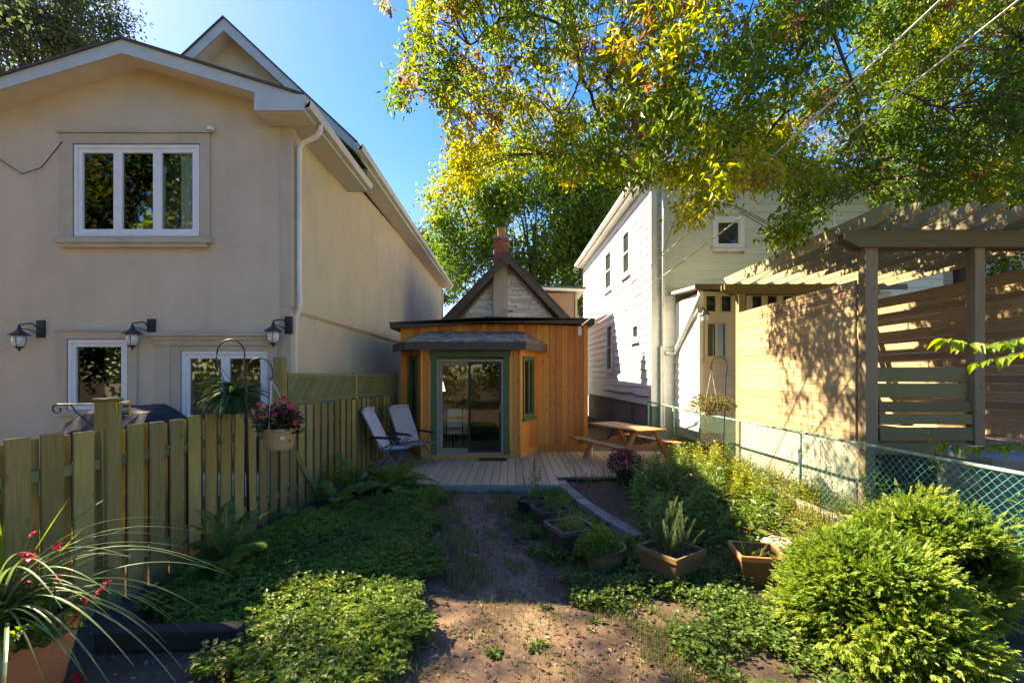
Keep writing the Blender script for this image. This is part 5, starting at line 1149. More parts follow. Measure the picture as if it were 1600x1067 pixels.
# ------------------------------------------------------------------ near left planter: strap leaves, red flowers
t, p = pot('terracotta_trough', 'large orange terracotta trough with striped strap leaves at the left edge', -3.10, 2.72, .33, .25, .49, 0, 'terracotta', 'terracotta', soilz=.9, taper=.74, group=None)
ms = []
for k in range(8):
    L = random.uniform(.85, 1.2); s = Soup(); s.ribbon(blade_path((0, 0, 0), 0, L, random.uniform(.8, 1.15), random.uniform(.75, 1.15), 18, random.uniform(-.12, .12)), [.010, .015, .014, .010, .002], tint=rng.random(), fold=.10)
    ms.append(mesh_of('strap_leaf', np.vstack(s.v), np.vstack(s.f), np.concatenate(s.t), M['lf_strap']))
for k in range(56):
    o = link(bpy.data.objects.new('strap_leaf', random.choice(ms))); o.parent = t; sc_ = random.uniform(.75, 1.2); o.scale = (sc_,) * 3
    o.location = p - ORG[t.name] + V(random.uniform(-.02, .12), random.uniform(-.08, .06), 0)
    az = random.uniform(-.75, .65) if k < 34 else random.uniform(0, 6.28); o.rotation_euler = (0, R(random.uniform(-32, 8)), az)
stem_plant('', '', p + V(.14, -.06, -.02), 60, .32, .055, .028, 'lf_ivy', parent=t, spread=.28, gap=.028, lean=.9, pair=3)
stem_plant('', '', p + V(-.1, -.12, -.02), 30, .32, .055, .028, 'lf_ivy', parent=t, spread=.2, gap=.028, lean=.8, pair=3)
stem_plant('', '', p + V(.05, -.22, -.10), 16, .22, .09, .065, 'lf_herb', parent=t, spread=.2, gap=.05, lean=1.4, pair=3)
grassy(t, p + V(-.02, .02, -.02), 16, .42, .016, 'lf_branch', 'upright_leaf', .07, 1.9, .25)
stem_plant('', '', p + V(.16, -.10, -.03), 26, .30, .07, .036, 'lf_branch', parent=t, spread=.24, gap=.04, lean=.8, pair=3)
for (px_, py_) in ((44, 870), (38, 866), (50, 872), (94, 852), (88, 856), (36, 906), (42, 910), (30, 904), (52, 834), (168, 909), (158, 922), (134, 936), (92, 902), (5, 935)):
    flower('blossom', at(px_, py_, 2.62 + random.uniform(-.08, .08)), random.uniform(.024, .036), 'petal_red', t)
for o in [c for c in t.children if c.name.startswith('blossom')]:
    w_ = ORG[t.name] + sum((v.co for v in o.data.vertices), V(0, 0, 0)) / len(o.data.vertices); s = Soup(); s.tube([w_, (w_ + p) / 2 + V(0, 0, .04), p + V(random.uniform(-.1, .1), 0, 0)], [.002, .004], 4); s.build('flower_stem', 'stem', t)
t = thing('low_red_flower', 'single red bloom near the ground beside the terracotta trough', 'flower', tuple(at(121, 1058, 2.75)))
for q in range(3): flower('blossom', at(119 + q * 4, 1056 + q * 3, 2.75), .03, 'petal_red', t)
s = Soup(); a = at(121, 1060, 2.75); s.tube([(a.x, a.y, a.z), (a.x - .05, a.y + .03, -.02)], .004, 4); s.build('stem', 'stem', t)

# ------------------------------------------------------------------ ferns, hosta and weeds on the left
fern('fern', 'tall fern against the pickets in the left foreground', (-2.72, 4.40, .08), 18, FR, .8, 1.25, group='ferns along the left fence')
fern('fern', 'leaning fern by the fence, left of the largest fern', (-2.55, 7.35, .08), 15, FR, .9, 1.3, group='ferns along the left fence')
fern('fern', 'widest fern in front of the reclining chairs', (-2.0, 7.45, .08), 22, FR, .9, 1.35, group='ferns along the left fence')
fern('fern', 'small drooping fern halfway along the fence', (-2.5, 6.55, .08), 12, FR, .6, .95, group='ferns along the left fence')
t = thing('hosta', 'small hosta with arching leaves at the fence foot below the flower basket', 'plant', (-2.98, 6.15, 0))
for k in range(22):
    s = Soup() if k < 4 else None
    if s:
        s.ribbon(blade_path((0, 0, 0), 0, .34, 1.0, 1.0, 9), [.012, .05, .055, .03, .003], tint=.3 + .15 * k, fold=.1); hm = globals().setdefault('HM', []); hm.append(mesh_of('hosta_leaf', np.vstack(s.v), np.vstack(s.f), np.concatenate(s.t), M['lf_tall']))
    o = link(bpy.data.objects.new('hosta_leaf', random.choice(HM))); o.parent = t; o.rotation_euler = (0, R(random.uniform(-25, 15)), random.uniform(0, 6.28)); o.location = V(random.uniform(-.05, .05), random.uniform(-.05, .05), 0)

def scatter(n, test, x0, x1, y0, y1):
    x = rng.uniform(x0, x1, n * 4); y = rng.uniform(y0, y1, n * 4); m = test(x, y); x, y = x[m][:n], y[m][:n]; return x, y, gh(x, y)
def litter(n, test, box, L, mat, name, W=.5, lift=.006):
    x, y, z = scatter(n, test, *box); n = len(x); a = rng.random(n) * 6.28
    s = Soup(); s.leaves(np.stack([x, y, z + rng.uniform(.002, lift + .006, n)], 1), np.stack([np.cos(a), np.sin(a), rng.uniform(-.1, .25, n)], 1), np.stack([rng.normal(size=n) * .35, rng.normal(size=n) * .35, np.ones(n)], 1), L * rng.uniform(.4, 1.3, n), L * W * rng.uniform(.5, 1.2, n), rng.random(n) ** 1.2, .25, .1, .5)
    s.build(name, mat, kind='stuff', origin=(0, 0, 0))
COVER = [(-2.05, 3.42), (-1.95, 2.95), (-1.4, 2.6), (-.66, 2.6), (-.72, 3.3), (-.72, 4.2), (-.92, 5.2), (-1.1, 6.2), (-1.15, 7.1), (-1.2, 7.6), (-1.75, 7.5), (-2.0, 7.1), (-2.45, 6.5), (-2.75, 6.1), (-2.9, 5.3), (-3.0, 4.3), (-3.0, 3.5)]
wob = lambda x, y: (x + .12 * np.sin(y * 5.1) + .07 * np.sin(y * 13 + x * 3), y + .10 * np.sin(x * 4.7) + .05 * np.sin(x * 12))
x, y, z = scatter(6200, lambda a, b: in_poly(*wob(a, b), COVER), -3.1, -.6, 2.5, 7.8)
hgt = .085 + .07 * (0.5 + 0.5 * np.sin(x * 3.1 + np.sin(y * 2.3)) * np.cos(y * 2.7)) + rng.uniform(-.03, .03, len(x))
s = Soup(); K = 7
a = (np.arange(K)[None] * 2 * np.pi / K + rng.random(len(x))[:, None] * 6.28 + rng.uniform(-.3, .3, (len(x), K))).ravel(); N = len(a)
rep = lambda v: np.repeat(v, K)
pos = np.stack([rep(x), rep(y), rep(z + hgt) + rng.uniform(-.035, .01, N)], 1); el = rng.uniform(-.25, .55, N)
base = np.repeat(np.clip(.35 + .3 * np.sin(x * 2.1 + y * 1.3) + rng.normal(size=len(x)) * .25, 0, 1), K)
s.leaves(pos, np.stack([np.cos(a), np.sin(a), el], 1), np.stack([rng.normal(size=N) * .25, rng.normal(size=N) * .25, np.ones(N)], 1), rng.uniform(.034, .066, N) * np.repeat(rng.uniform(.75, 1.3, len(x)), K), rng.uniform(.020, .032, N), np.clip(base + rng.normal(size=N) * .12, 0, 1), .12, .2, .58)
s.build('ground_cover', 'lf_ground', kind='stuff', origin=(0, 0, 0))
litter(420, lambda a, b: in_poly(a, b, COVER), (-3, -.7, 2.6, 7.6), .05, 'lf_dead', 'cover_litter', .5, .17)
def sprigs(name, mat, pts, n, h, L, W, spread, gap):
    s = Soup()
    for (xx, yy) in pts:
        z0_ = float(gh(xx, yy)[0])
        for k in range(n):
            a = random.uniform(0, 6.28); r = spread * math.sqrt(random.random()); hh = h * random.uniform(.6, 1.2); tip = np.array([xx + r * math.cos(a) * 2, yy + r * math.sin(a) * 2, z0_ + hh]); bs = np.array([xx + r * math.cos(a), yy + r * math.sin(a), z0_])
            s.tube([bs, (bs + tip) / 2 + [0, 0, .02], tip], [.003, .0015], 3, .3)
            for q, u in enumerate(np.arange(.3, 1.0, gap / hh)):
                p_ = bs + (tip - bs) * u; b_ = q * 2.4 + a
                for w_ in (0, math.pi): s.leaves(p_, (math.cos(b_ + w_), math.sin(b_ + w_), .3 + .4 * u), (0, 0, 1), L * (1.1 - .5 * u) * random.uniform(.7, 1.2), W, random.random(), .12, .2)
    return s.build(name, mat, kind='stuff', origin=(0, 0, 0))
x, y, z = scatter(60, lambda a, b: in_poly(a, b, COVER) & (np.sin(a * 4.1 + b * 2.2) > -.2), -3, -.8, 2.7, 7.5)
sprigs('cover_weeds', 'lf_herb', list(zip(x, y)), 4, .22, .06, .028, .09, .04)
x, y, z = scatter(26, lambda a, b: in_poly(a, b, COVER), -3, -.8, 2.7, 7.5)
sprigs('yellowing_weeds', 'lf_yellow', list(zip(x, y)), 3, .20, .05, .022, .07, .04)
x, y, z = scatter(900, lambda a, b: in_poly(*wob(a, b), COVER) & (np.sin(a * 3.3 + 1) + np.sin(b * 2.9) + rng.normal(size=a.shape) * .3 > .5), -3.1, -.6, 2.5, 7.8)
n = len(x) * 4; a = rng.random(n) * 6.28; X4 = np.repeat(x, 4) + rng.normal(size=n) * .03; Y4 = np.repeat(y, 4) + rng.normal(size=n) * .03
s = Soup(); s.leaves(np.stack([X4, Y4, np.repeat(z, 4) + rng.uniform(.08, .19, n)], 1), np.stack([np.cos(a), np.sin(a), rng.uniform(-.2, .35, n)], 1), np.stack([rng.normal(size=n) * .3, rng.normal(size=n) * .3, np.ones(n)], 1), rng.uniform(.035, .065, n), rng.uniform(.022, .042, n), rng.random(n), .1, .2, .5)
s.build('ivy_patches', 'lf_ivy', kind='stuff', origin=(0, 0, 0))
# low weeds and ivy among the pots, in the bed and by the fence
WEED = [(.12, 7.0), (.10, 5.4), (.38, 4.6), (.65, 4.0), (.95, 3.5), (1.2, 3.0), (1.6, 2.7), (2.2, 2.7), (2.2, 3.8), (2.9, 4.2), (3.2, 4.9), (2.3, 5.2), (1.6, 5.3), (1.2, 5.8), (.95, 6.8), (.8, 7.6), (.4, 7.6)]
x, y, z = scatter(6800, lambda a, b: in_poly(*wob(a, b), WEED) & (np.sin(a * 5 + b * 3) + np.sin(b * 7 - a * 2) + rng.normal(size=a.shape) * .6 > -.5), .0, 3.4, 2.6, 7.7)
s = Soup(); K = 5; a = (rng.random((len(x), K)) * 6.28).ravel(); N = len(a); hgt = rng.uniform(.015, .12, len(x))
pos = np.stack([rep(x)[:0] if False else np.repeat(x, K) + rng.normal(size=N) * .02, np.repeat(y, K) + rng.normal(size=N) * .02, np.repeat(z + hgt, K) + rng.uniform(-.02, .02, N)], 1)
s.leaves(pos, np.stack([np.cos(a), np.sin(a), rng.uniform(-.3, .5, N)], 1), np.stack([rng.normal(size=N) * .3, rng.normal(size=N) * .3, np.ones(N)], 1), rng.uniform(.022, .05, N), rng.uniform(.016, .036, N), rng.random(N), .1, .15, .55)
s.build('low_weeds', 'lf_ivy', kind='stuff', origin=(0, 0, 0))
# grass: edges of the path, weeds by the chain link fence
def grass(n, test, box, h0, h1, w, name, tintlo=0, tinthi=1):
    x, y, z = scatter(n, test, *box); n = len(x); a = rng.random(n) * 6.28; L = rng.uniform(h0, h1, n); lean = rng.uniform(.1, .9, n)
    d = np.stack([np.cos(a), np.sin(a)], 1); p0 = np.stack([x, y, z - .005], 1)
    p1 = p0 + np.concatenate([d * (lean * L * .35)[:, None], (L * .62)[:, None]], 1); p2 = p0 + np.concatenate([d * (lean * L * .95)[:, None], (L * (1 - lean * .35))[:, None]], 1)
    sd = np.stack([-d[:, 1], d[:, 0], np.zeros(n)], 1) * w
    v = np.stack([p0 - sd, p0 + sd, p1 - sd * .8, p1 + sd * .8, p2], 1).reshape(-1, 3); b = np.arange(n)[:, None] * 5
    f = np.concatenate([b + np.array([[0, 1, 3]]), b + np.array([[0, 3, 2]]), b + np.array([[2, 3, 4]])], 0)
    s = Soup(); s.add(v, f, np.repeat(rng.uniform(tintlo, tinthi, n), 5)); s.build(name, 'lf_grass', kind='stuff', origin=(0, 0, 0))
pat = lambda a, b, k=0.0: (np.sin(a * 6.3 + b * 2.1) + np.sin(b * 5.7 - a * 3.3) + np.sin(a * 14 + b * 11) * .6 > k)
def verge(a, b):
    P_ = np.array(PATH); l = np.interp(b, P_[:, 0], P_[:, 1]); r = np.interp(b, P_[:, 0], P_[:, 2]); dl, dr = a - l, a - r
    return (((np.abs(dl) < .22) & (rng.random(a.shape) < .8)) | ((dr > -.22) & (dr < .75) & (rng.random(a.shape) < .75)) | ((dl > 0) & (dr < 0) & (rng.random(a.shape) < .16) & (b < 4.3))) & pat(a, b, -.2)
grass(22000, verge, (-1.7, 2.9, 2.4, 7.7), .03, .11, .0026, 'grass')
grass(5200, lambda a, b: (b > 4.5) & (a > 3.75) & (a < 5.1) & (b < 10.9) & pat(a, b, -.3), (3.7, 5.15, 4.5, 10.9), .08, .34, .004, 'fence_grass', .3, 1)
grass(3000, lambda a, b: pat(a, b, .1) & (a > 2.0), (1.9, 5.2, 1.9, 5.2), .04, .14, .003, 'lawn_grass', .1, .9)
# litter: dead leaves on path, chips in the bed and by the fence
litter(3000, lambda a, b: in_path(a, b, .25) & (rng.random(a.shape) < np.where(b > 5, .9, .5)), (-1.6, 2.3, 2.4, 7.7), .048, 'lf_dead', 'fallen_leaves')
litter(9000, lambda a, b: in_path(a, b, .35), (-1.7, 2.6, 2.2, 7.7), .014, 'chips', 'path_crumbs')
litter(6000, lambda a, b: in_poly(a, b, BED), (.8, 4.2, 4.7, 10.6), .032, 'chips', 'mulch_chips', .35, .012)
litter(1500, lambda a, b: (a < -1.1) & (b < 3.5) | (a > 4.2) | (a < -2.2) & in_poly(a, b, [(-3.2, 5), (-2.0, 7.6), (-2.9, 7.6)]), (-3.3, 5.3, 2.2, 7.6), .05, 'lf_dead', 'leaf_litter')
litter(500, lambda a, b: in_poly(a, b, BED) | (a > 4.2), (1.0, 5.2, 4.7, 9), .06, 'lf_dead', 'bed_litter')
litter(30, lambda a, b: b > 7.8, (-2.5, 3.2, 7.8, 10), .05, 'lf_dead', 'deck_leaves', lift=.0)
for o in bpy.data.objects:
    if o.name == 'deck_leaves': o.location.z += DZ + .004

# ------------------------------------------------------------------ bed plants
def bedp(x, y): return V(x, y, float(gh(x, y)[0]))
G1 = 'tall leafy plants in the bed'
for (x, y, n, h, lb) in ((2.30, 7.35, 12, .62, 'tall leafy stems crowding just right of the burgundy mum'), (2.62, 7.0, 12, .60, 'tall leafy stems in mid bed, taller than the mum beside them'),
                         (2.55, 6.35, 10, .55, 'drooping leafy stems in the shaded middle of the bed'), (2.95, 6.6, 9, .55, 'leafy stems half in sun at the middle of the bed'),
                         (2.30, 5.75, 9, .46, 'low leafy stems behind the rosemary planter'), (2.9, 7.8, 12, .62, 'leafy stems before the near end of the picnic table'), (1.95, 6.35, 5, .40, 'short leafy stems on the mulch beside the bright parsley'), (1.75, 5.5, 6, .40, 'short leafy stems directly behind the tall rosemary'), (3.2, 5.9, 6, .34, 'short leafy stems left of the sunlit timber')):
    stem_plant('leafy_plant', lb, bedp(x, y), n + 8, h, .17, .05, 'lf_tall', group=G1, spread=.26, gap=.05, lean=.35, pair=2, updir=.25)
G2 = 'sunlit yellow green plants by the chain link fence'
for (x, y, n, h, lb) in ((3.55, 8.0, 14, .55, 'bright yellow green stems right of the picnic table'), (3.95, 8.8, 16, .6, 'bright leafy stems before the green mesh by the porch'), (3.85, 7.4, 12, .40, 'low yellow green plant beside the half hidden timber'),
                         (4.1, 8.0, 12, .42, 'yellowing leafy clump against the fence, below the hanging basket'), (3.5, 6.9, 9, .38, 'lone bright stems in the sunny side of the bed'), (4.38, 6.95, 7, .42, 'pale weeds at the foot of the fence post'),
                         (3.25, 8.9, 10, .55, 'light green stems behind the picnic table end')):
    stem_plant('sunlit_plant', lb, bedp(x, y), n + 4, h, .15, .05, 'lf_yellow', group=G2, spread=.24, gap=.05, lean=.4, pair=2, updir=.3)
for (x, y, n, h, lb) in ((4.72, 7.6, 3, .75, 'tall thin weed climbing the fence left of the near post'), (4.75, 5.9, 5, .7, 'leafy weed behind the chain link near the board wall corner'), (4.85, 5.35, 6, .75, 'leafy weed behind the chain link in front of the dark void'), (4.9, 4.75, 7, .7, 'dense weed behind the chain link near the air conditioner'), (4.9, 4.2, 8, .72, 'dense weed behind the chain link at the right edge')):
    stem_plant('fence_weed', lb, V(x, y, 0), n, h, .11, .055, 'lf_green', group='weeds behind the chain link fence', spread=.2, gap=.07, lean=.3, pair=2)
t = thing('dry_shrub', 'dry olive shrub in front of the fence beyond the picnic table', 'shrub', (3.75, 10.4, 0)); mound(t, V(3.75, 10.4, .1), 900, .35, .85, .05, .014, 'lf_basket', stems=60)
t = thing('dry_shrub', 'pinkish dry flowering shrub left of the green mesh', 'shrub', (4.1, 9.7, 0)); mound(t, V(4.1, 9.7, .1), 700, .3, .7, .05, .02, 'lf_basket', stems=50)
t = thing('parsley_clump', 'small bright parsley clump on the mulch below the mum', 'plant', tuple(bedp(1.95, 7.1))); mound(t, bedp(1.95, 7.1), 500, .17, .2, .035, .025, 'lf_herb', stems=30)
t = thing('parsley_row', 'bushy light green herbs growing along the grey pavers', 'plant', tuple(bedp(.72, 6.5))); 
for (x, y) in ((.70, 6.9), (.78, 6.5), (.85, 6.1), (.98, 5.7), (1.10, 5.35), (1.25, 5.05)): mound(t, bedp(x, y), 380, .17, .20, .035, .026, 'lf_herb', 'clump', stems=20)
t = thing('broad_leaf_plant', 'dark broad leaved plant low in the bed behind the thyme planter', 'plant', tuple(bedp(2.65, 5.45))); mound(t, bedp(2.65, 5.45), 70, .3, .2, .16, .11, 'lf_tall')
sprigs('mulch_seedlings', 'lf_yellow', [(random.uniform(2.5, 4.1), random.uniform(5.1, 7.8)) for k in range(46)], 3, .17, .075, .026, .05, .045)
sprigs('bed_undergrowth', 'lf_herb', [(random.uniform(1.9, 3.9), random.uniform(5.2, 8.3)) for k in range(70)], 5, .24, .08, .03, .09, .045)
for (x, y, lb) in ((1.25, 8.05, 'straggly low weeds by the deck corner'), (1.6, 8.12, 'pale straggly weeds before the picnic bench leg')):
    stem_plant('straggly_weed', lb, bedp(x, y), 12, .30, .05, .022, 'lf_basket', group='straggly weeds at the deck edge', spread=.2, gap=.05, lean=.8)
t = thing('dandelion', 'flat weed rosette on the bare earth at the bottom centre', 'plant', (-.12, 3.2, 0)); z_ = float(gh(-.12, 3.2)[0])
s = Soup(); n = 26; a = rng.random(n) * 6.28; s.leaves(np.stack([np.full(n, -.12), np.full(n, 3.2), np.full(n, z_ + .01)], 1), np.stack([np.cos(a), np.sin(a), rng.uniform(.05, .5, n)], 1), (0, 0, 1), rng.uniform(.05, .10, n), .026, rng.random(n), .1, .3, .6); s.build('rosette', 'lf_ivy', t)

k = 0
x, y, z = scatter(11, lambda a, b: in_path(a, b, .2) & (b < 4.2) | (b < 3.4), -1.2, 2.0, 2.75, 4.3)
s = Soup()
for (xx, yy, zz) in zip(x, y, z):
    n = rng.integers(7, 16); a = rng.random(n) * 6.28; L = rng.uniform(.03, .085)
    s.leaves(np.stack([np.full(n, xx), np.full(n, yy), np.full(n, zz + .006)], 1), np.stack([np.cos(a), np.sin(a), rng.uniform(.1, .8, n)], 1), (0, 0, 1), L * rng.uniform(.6, 1.2, n), L * .4, rng.random(n), .1, .3, .55)
s.build('bare_earth_weeds', 'lf_ivy', kind='stuff', origin=(0, 0, 0))

# ------------------------------------------------------------------ cedar shrubs in the right foreground
def cedar(label, lobes):
    c0 = lobes[0][0]; t = thing('cedar_shrub', label, 'shrub', (c0[0], c0[1], 0), 'round cedar shrubs'); br, s, tw = Soup(), Soup(), Soup()
    for (c, rad, nspray) in lobes:
        c = np.array(c); rad_ = np.array(rad)
        for k in range(9):
            d = unit(rng.normal(size=3) * [.6, .6, .15] + [0, 0, .7]); br.tube([(c0[0], c0[1], -.05), c + d * .25 * rad_ - [0, 0, .12], c + d * .85 * rad_], [.02, .006], 5)
        nc = int(nspray / 62); dc = rdir(nc * 2); dc = dc[dc[:, 2] > -.6][:nc]; nc = len(dc)
        lump = 1 + .11 * np.sin(dc[:, 0] * 6 + dc[:, 2] * 5 + c[0] * 9) * np.cos(dc[:, 1] * 5 + 1.3) + rng.normal(size=nc) * .085
        C_ = c + dc * (lump * (1 - rng.random(nc) ** 2 * .2))[:, None] * rad_
        ax = unit(dc * [1, 1, .55] + [0, 0, .22] + rng.normal(size=(nc, 3)) * .3); big = rng.uniform(.7, 1.4, nc)
        idx = rng.integers(0, nc, nspray); n = nspray; g = rng.normal(size=(n, 3)); A_ = ax[idx]
        p = C_[idx] + g * .052 * big[idx][:, None] * [1, 1, .62] - A_ * np.abs(rng.normal(size=(n, 1))) * .07
        keep = p[:, 2] > .012; p, idx, g, A_ = p[keep], idx[keep], g[keep], A_[keep]; n = len(p)
        out = unit(A_ * .8 + g * .42 + rng.normal(size=(n, 3)) * .28)
        fan = unit(np.cross(out, rng.normal(size=(n, 3)) * .5 + [0, 0, 1.0])); nr = np.cross(fan, out)
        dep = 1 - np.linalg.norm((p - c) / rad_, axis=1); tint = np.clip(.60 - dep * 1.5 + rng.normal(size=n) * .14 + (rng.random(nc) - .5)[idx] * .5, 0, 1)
        L = rng.uniform(.034, .082, n) * big[idx]
        for m_, (off, sd, ln) in enumerate(((0, 0, .55), (.10, 1, .40), (.10, -1, .40), (.28, .95, .36), (.28, -.95, .36), (.46, .85, .30), (.46, -.85, .30), (.6, 0, .40))):
            dd = unit(out + fan * sd * .85 + rng.normal(size=(n, 3)) * .15); pp = p + out * (L * off)[:, None]
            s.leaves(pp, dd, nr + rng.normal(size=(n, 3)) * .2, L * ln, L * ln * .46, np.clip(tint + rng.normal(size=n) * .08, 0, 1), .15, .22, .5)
        for q in rng.integers(0, n, 260):
            tw.tube([c + (p[q] - c) * .5, p[q] + (p[q] - c) * .03], [.005, .0015], 3)
    br.build('branches', 'bark', t); s.build('foliage', 'lf_cedar', t); tw.build('dry_twigs', 'twig', t)
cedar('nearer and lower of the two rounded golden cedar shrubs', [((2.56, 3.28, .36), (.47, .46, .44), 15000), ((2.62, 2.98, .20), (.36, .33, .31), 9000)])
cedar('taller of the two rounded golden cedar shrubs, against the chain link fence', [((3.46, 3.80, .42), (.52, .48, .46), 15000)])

# ------------------------------------------------------------------ trees
def leaf_cloud(s, cent, rad, n, L, tint, jitter=.25, droop=.6, asp=.5):
    """leaves hung in clumps about centres"""
    m = len(cent); idx = rng.integers(0, m, n); g = rng.normal(size=(n, 3)) * .45
    pos = cent[idx] + g * (rad[idx][:, None] if rad.ndim == 1 else rad[idx]); d = unit(rng.normal(size=(n, 3)) * .8 + g * .5 + np.array([0, 0, -droop]))
    s.leaves(pos, d, rng.normal(size=(n, 3)) + [0, 0, .5], L * rng.uniform(.6, 1.25, n), L * asp * rng.uniform(.7, 1.2, n), np.clip(tint[idx] + rng.normal(size=n) * jitter, 0, 1), .15, .2, .45)

def limb(s, pts, r): 
    P = [Vector(p) for p in pts]; out = []
    for k in range(len(P) - 1):
        for q in range(5): out.append(P[k].lerp(P[k + 1], q / 5) + V(random.uniform(-1, 1), random.uniform(-1, 1), random.uniform(-1, 1)) * .03)
    out.append(P[-1]); s.tube(out, r, 7); return out

# big overhanging tree, trunk out of frame on the right
OT = thing('overhanging_tree', 'large leafy tree with yellowing leaves hanging over the yard from above', 'tree', (9.6, 6.2, 0))
s = Soup(); s.tube([(9.6, 6.2, -.3), (9.5, 6.2, 2), (9.3, 6.3, 4.5), (8.9, 6.4, 7.0), (8.2, 6.6, 9.2)], [.42, .32, .26, .2], 10); s.build('trunk', 'bark', OT, smooth=True)
LB = []
def blimb(pts, r): q = Soup(); LB.append(limb(q, pts, r)); q.build('branch', 'bark', OT, smooth=True)
T1, T2 = V(8.2, 6.6, 9.2), V(8.9, 6.4, 7.0)
blimb([T1, at(1340, -60, 7.0), at(1285, 25, 7.4), at(1232, 105, 7.8), at(1222, 180, 8.0), at(1175, 250, 8.4)], [.09, .06, .035, .015])
blimb([T1, at(1100, -150, 7.5), at(885, -60, 8.0), at(898, 60, 8.0), at(908, 120, 8.1), at(940, 190, 8.3), at(985, 255, 8.5)], [.10, .06, .035, .012])
blimb([at(898, 50, 8.0), at(850, 25, 8.2), at(780, 30, 8.4), at(735, 75, 8.6), at(690, 150, 8.8)], [.03, .022, .008])
blimb([at(908, 120, 8.1), at(880, 180, 8.0), at(850, 240, 8.0)], [.022, .008])
blimb([at(905, 90, 8.0), at(960, 140, 7.7), at(1050, 170, 7.4), at(1110, 220, 7.3)], [.025, .008])
blimb([T2, at(1592, 60, 7.4), at(1560, 150, 7.6), at(1500, 225, 7.9), at(1440, 300, 8.3)], [.12, .075, .03, .012])
blimb([at(1285, 25, 7.4), at(1330, 110, 7.6), at(1345, 200, 7.8), at(1380, 280, 8.0)], [.03, .01])
blimb([at(1232, 105, 7.8), at(1170, 150, 8.0), at(1110, 230, 8.2), at(1085, 310, 8.3)], [.028, .008])
blimb([at(1560, 150, 7.6), at(1470, 170, 7.2), at(1400, 140, 7.0)], [.03, .01])
CAN = [(650, -120), (655, 20), (632, 60), (640, 110), (604, 150), (640, 168), (680, 165), (694, 205), (705, 232), (690, 262), (725, 285), (770, 280), (800, 250), (835, 262), (880, 285), (930, 268), (1000, 285), (1040, 262), (1095, 262), (1060, 296), (1066, 335), (1098, 338), (1130, 300), (1188, 300), (1196, 345), (1216, 385), (1240, 378), (1262, 345), (1290, 340), (1312, 300), (1350, 285), (1365, 325), (1450, 335), (1530, 322), (1610, 330), (1720, 330), (1720, -120)]
HOLES = [(1118, 140, 34), (1105, 60, 22), (1385, 150, 26), (1530, 130, 22), (1290, 215, 14), (1400, 250, 16), (985, 150, 14), (720, 170, 12), (1000, 215, 12), (1170, 60, 18), (1330, 70, 12), (1440, 60, 14), (1545, 225, 18), (860, 195, 10), (1250, 150, 12), (1060, 120, 14), (790, 215, 8)]
n = 2950; px_ = rng.uniform(600, 1720, n); py_ = rng.uniform(-120, 390, n); m = in_poly(px_, py_, CAN)
for (hx, hy, hr) in HOLES: m &= (np.hypot(px_ - hx, py_ - hy) > hr + rng.normal(size=n) * 8)
m &= (np.sin(px_ * .031 + py_ * .017) + np.sin(py_ * .043 - px_ * .023) + rng.normal(size=n) * .5) > -1.15
px_, py_ = px_[m], py_[m]; dep = rng.uniform(6.3, 10.4, len(px_)) + .9 * np.sin(px_ * .01)
dep = np.where(px_ < 720, rng.uniform(7.4, 9.0, len(px_)), dep)
xp, yp = rng.uniform(860, 1290, 150), rng.uniform(140, 285, 150); px_, py_, dep = np.concatenate([px_, xp]), np.concatenate([py_, yp]), np.concatenate([dep, rng.uniform(9.3, 11.2, 150)])
xp, yp = rng.uniform(985, 1240, 120), rng.uniform(190, 292, 120); px_, py_, dep = np.concatenate([px_, xp]), np.concatenate([py_, yp]), np.concatenate([dep, rng.uniform(9.4, 10.7, 120)])
cent = np.array([at(a, b, d) for a, b, d in zip(px_, py_, dep)])
t0 = np.clip(.37 + .22 * np.sin(px_ * .013 + py_ * .021) - .30 * np.clip((px_ - 1050) / 450, 0, 1) + rng.normal(size=len(px_)) * .16, 0, .95)
brown = rng.random(len(px_)) < np.where(px_ < 1100, .07, .03); t0 = np.where(brown, .93, t0)
print('canopy clumps', len(cent))
s = Soup(); leaf_cloud(s, cent, np.full(len(cent), .23), len(cent) * 36, .13, t0, .07, .75, .42); 
tuft = np.array([at(598, 5, 8.4), at(606, 14, 8.4)]); leaf_cloud(s, tuft, np.full(2, .1), 50, .12, np.array([.7, .93]), .08, .7, .36)
s.build('crown', 'lf_over', OT)
# twigs from the limbs to the clumps
allp = np.array([[*p] for l in LB for p in l]); s = Soup()
for c in cent[::2]:
    q = allp[np.argmin(((allp - c) ** 2).sum(1))]
    if np.linalg.norm(q - c) < 2.2: mid = (q + c) / 2 + [0, 0, .12]; s.tube([q, mid, c, c - [0, 0, .2]], [.012, .003], 3)
s.build('twigs', 'twig', OT)
# greener tree behind the pergola and right canopy
GT = thing('green_tree', 'dark green broadleaf tree standing behind the pergola at the right', 'tree', (13.5, 13.5, 0))
s = Soup(); s.tube([(13.5, 13.5, -.2), (13.4, 13.4, 3), (13.0, 13.2, 6), (12.6, 13, 9)], [.3, .22, .12], 8); s.build('trunk', 'bark', GT, smooth=True)
n = 520; px_ = rng.uniform(1330, 1740, n); py_ = rng.uniform(-60, 460, n); m = (py_ < 345) | (px_ > 1535); m &= ~((px_ < 1480) & (py_ > 310)); m &= (np.hypot(px_ - 1385, py_ - 150) > 24) & (np.hypot(px_ - 1530, py_ - 130) > 22); px_, py_ = px_[m], py_[m]
cent = np.array([at(a, b, d) for a, b, d in zip(px_, py_, rng.uniform(11.5, 15, len(px_)))]); cent[:, 1] -= .6 * (px_ < 1400)
s = Soup(); leaf_cloud(s, cent, np.full(len(cent), .55), len(cent) * 42, .19, np.clip(.35 + rng.normal(size=len(cent)) * .25, 0, 1), .12, .5, .55); s.build('crown', 'lf_green', GT)
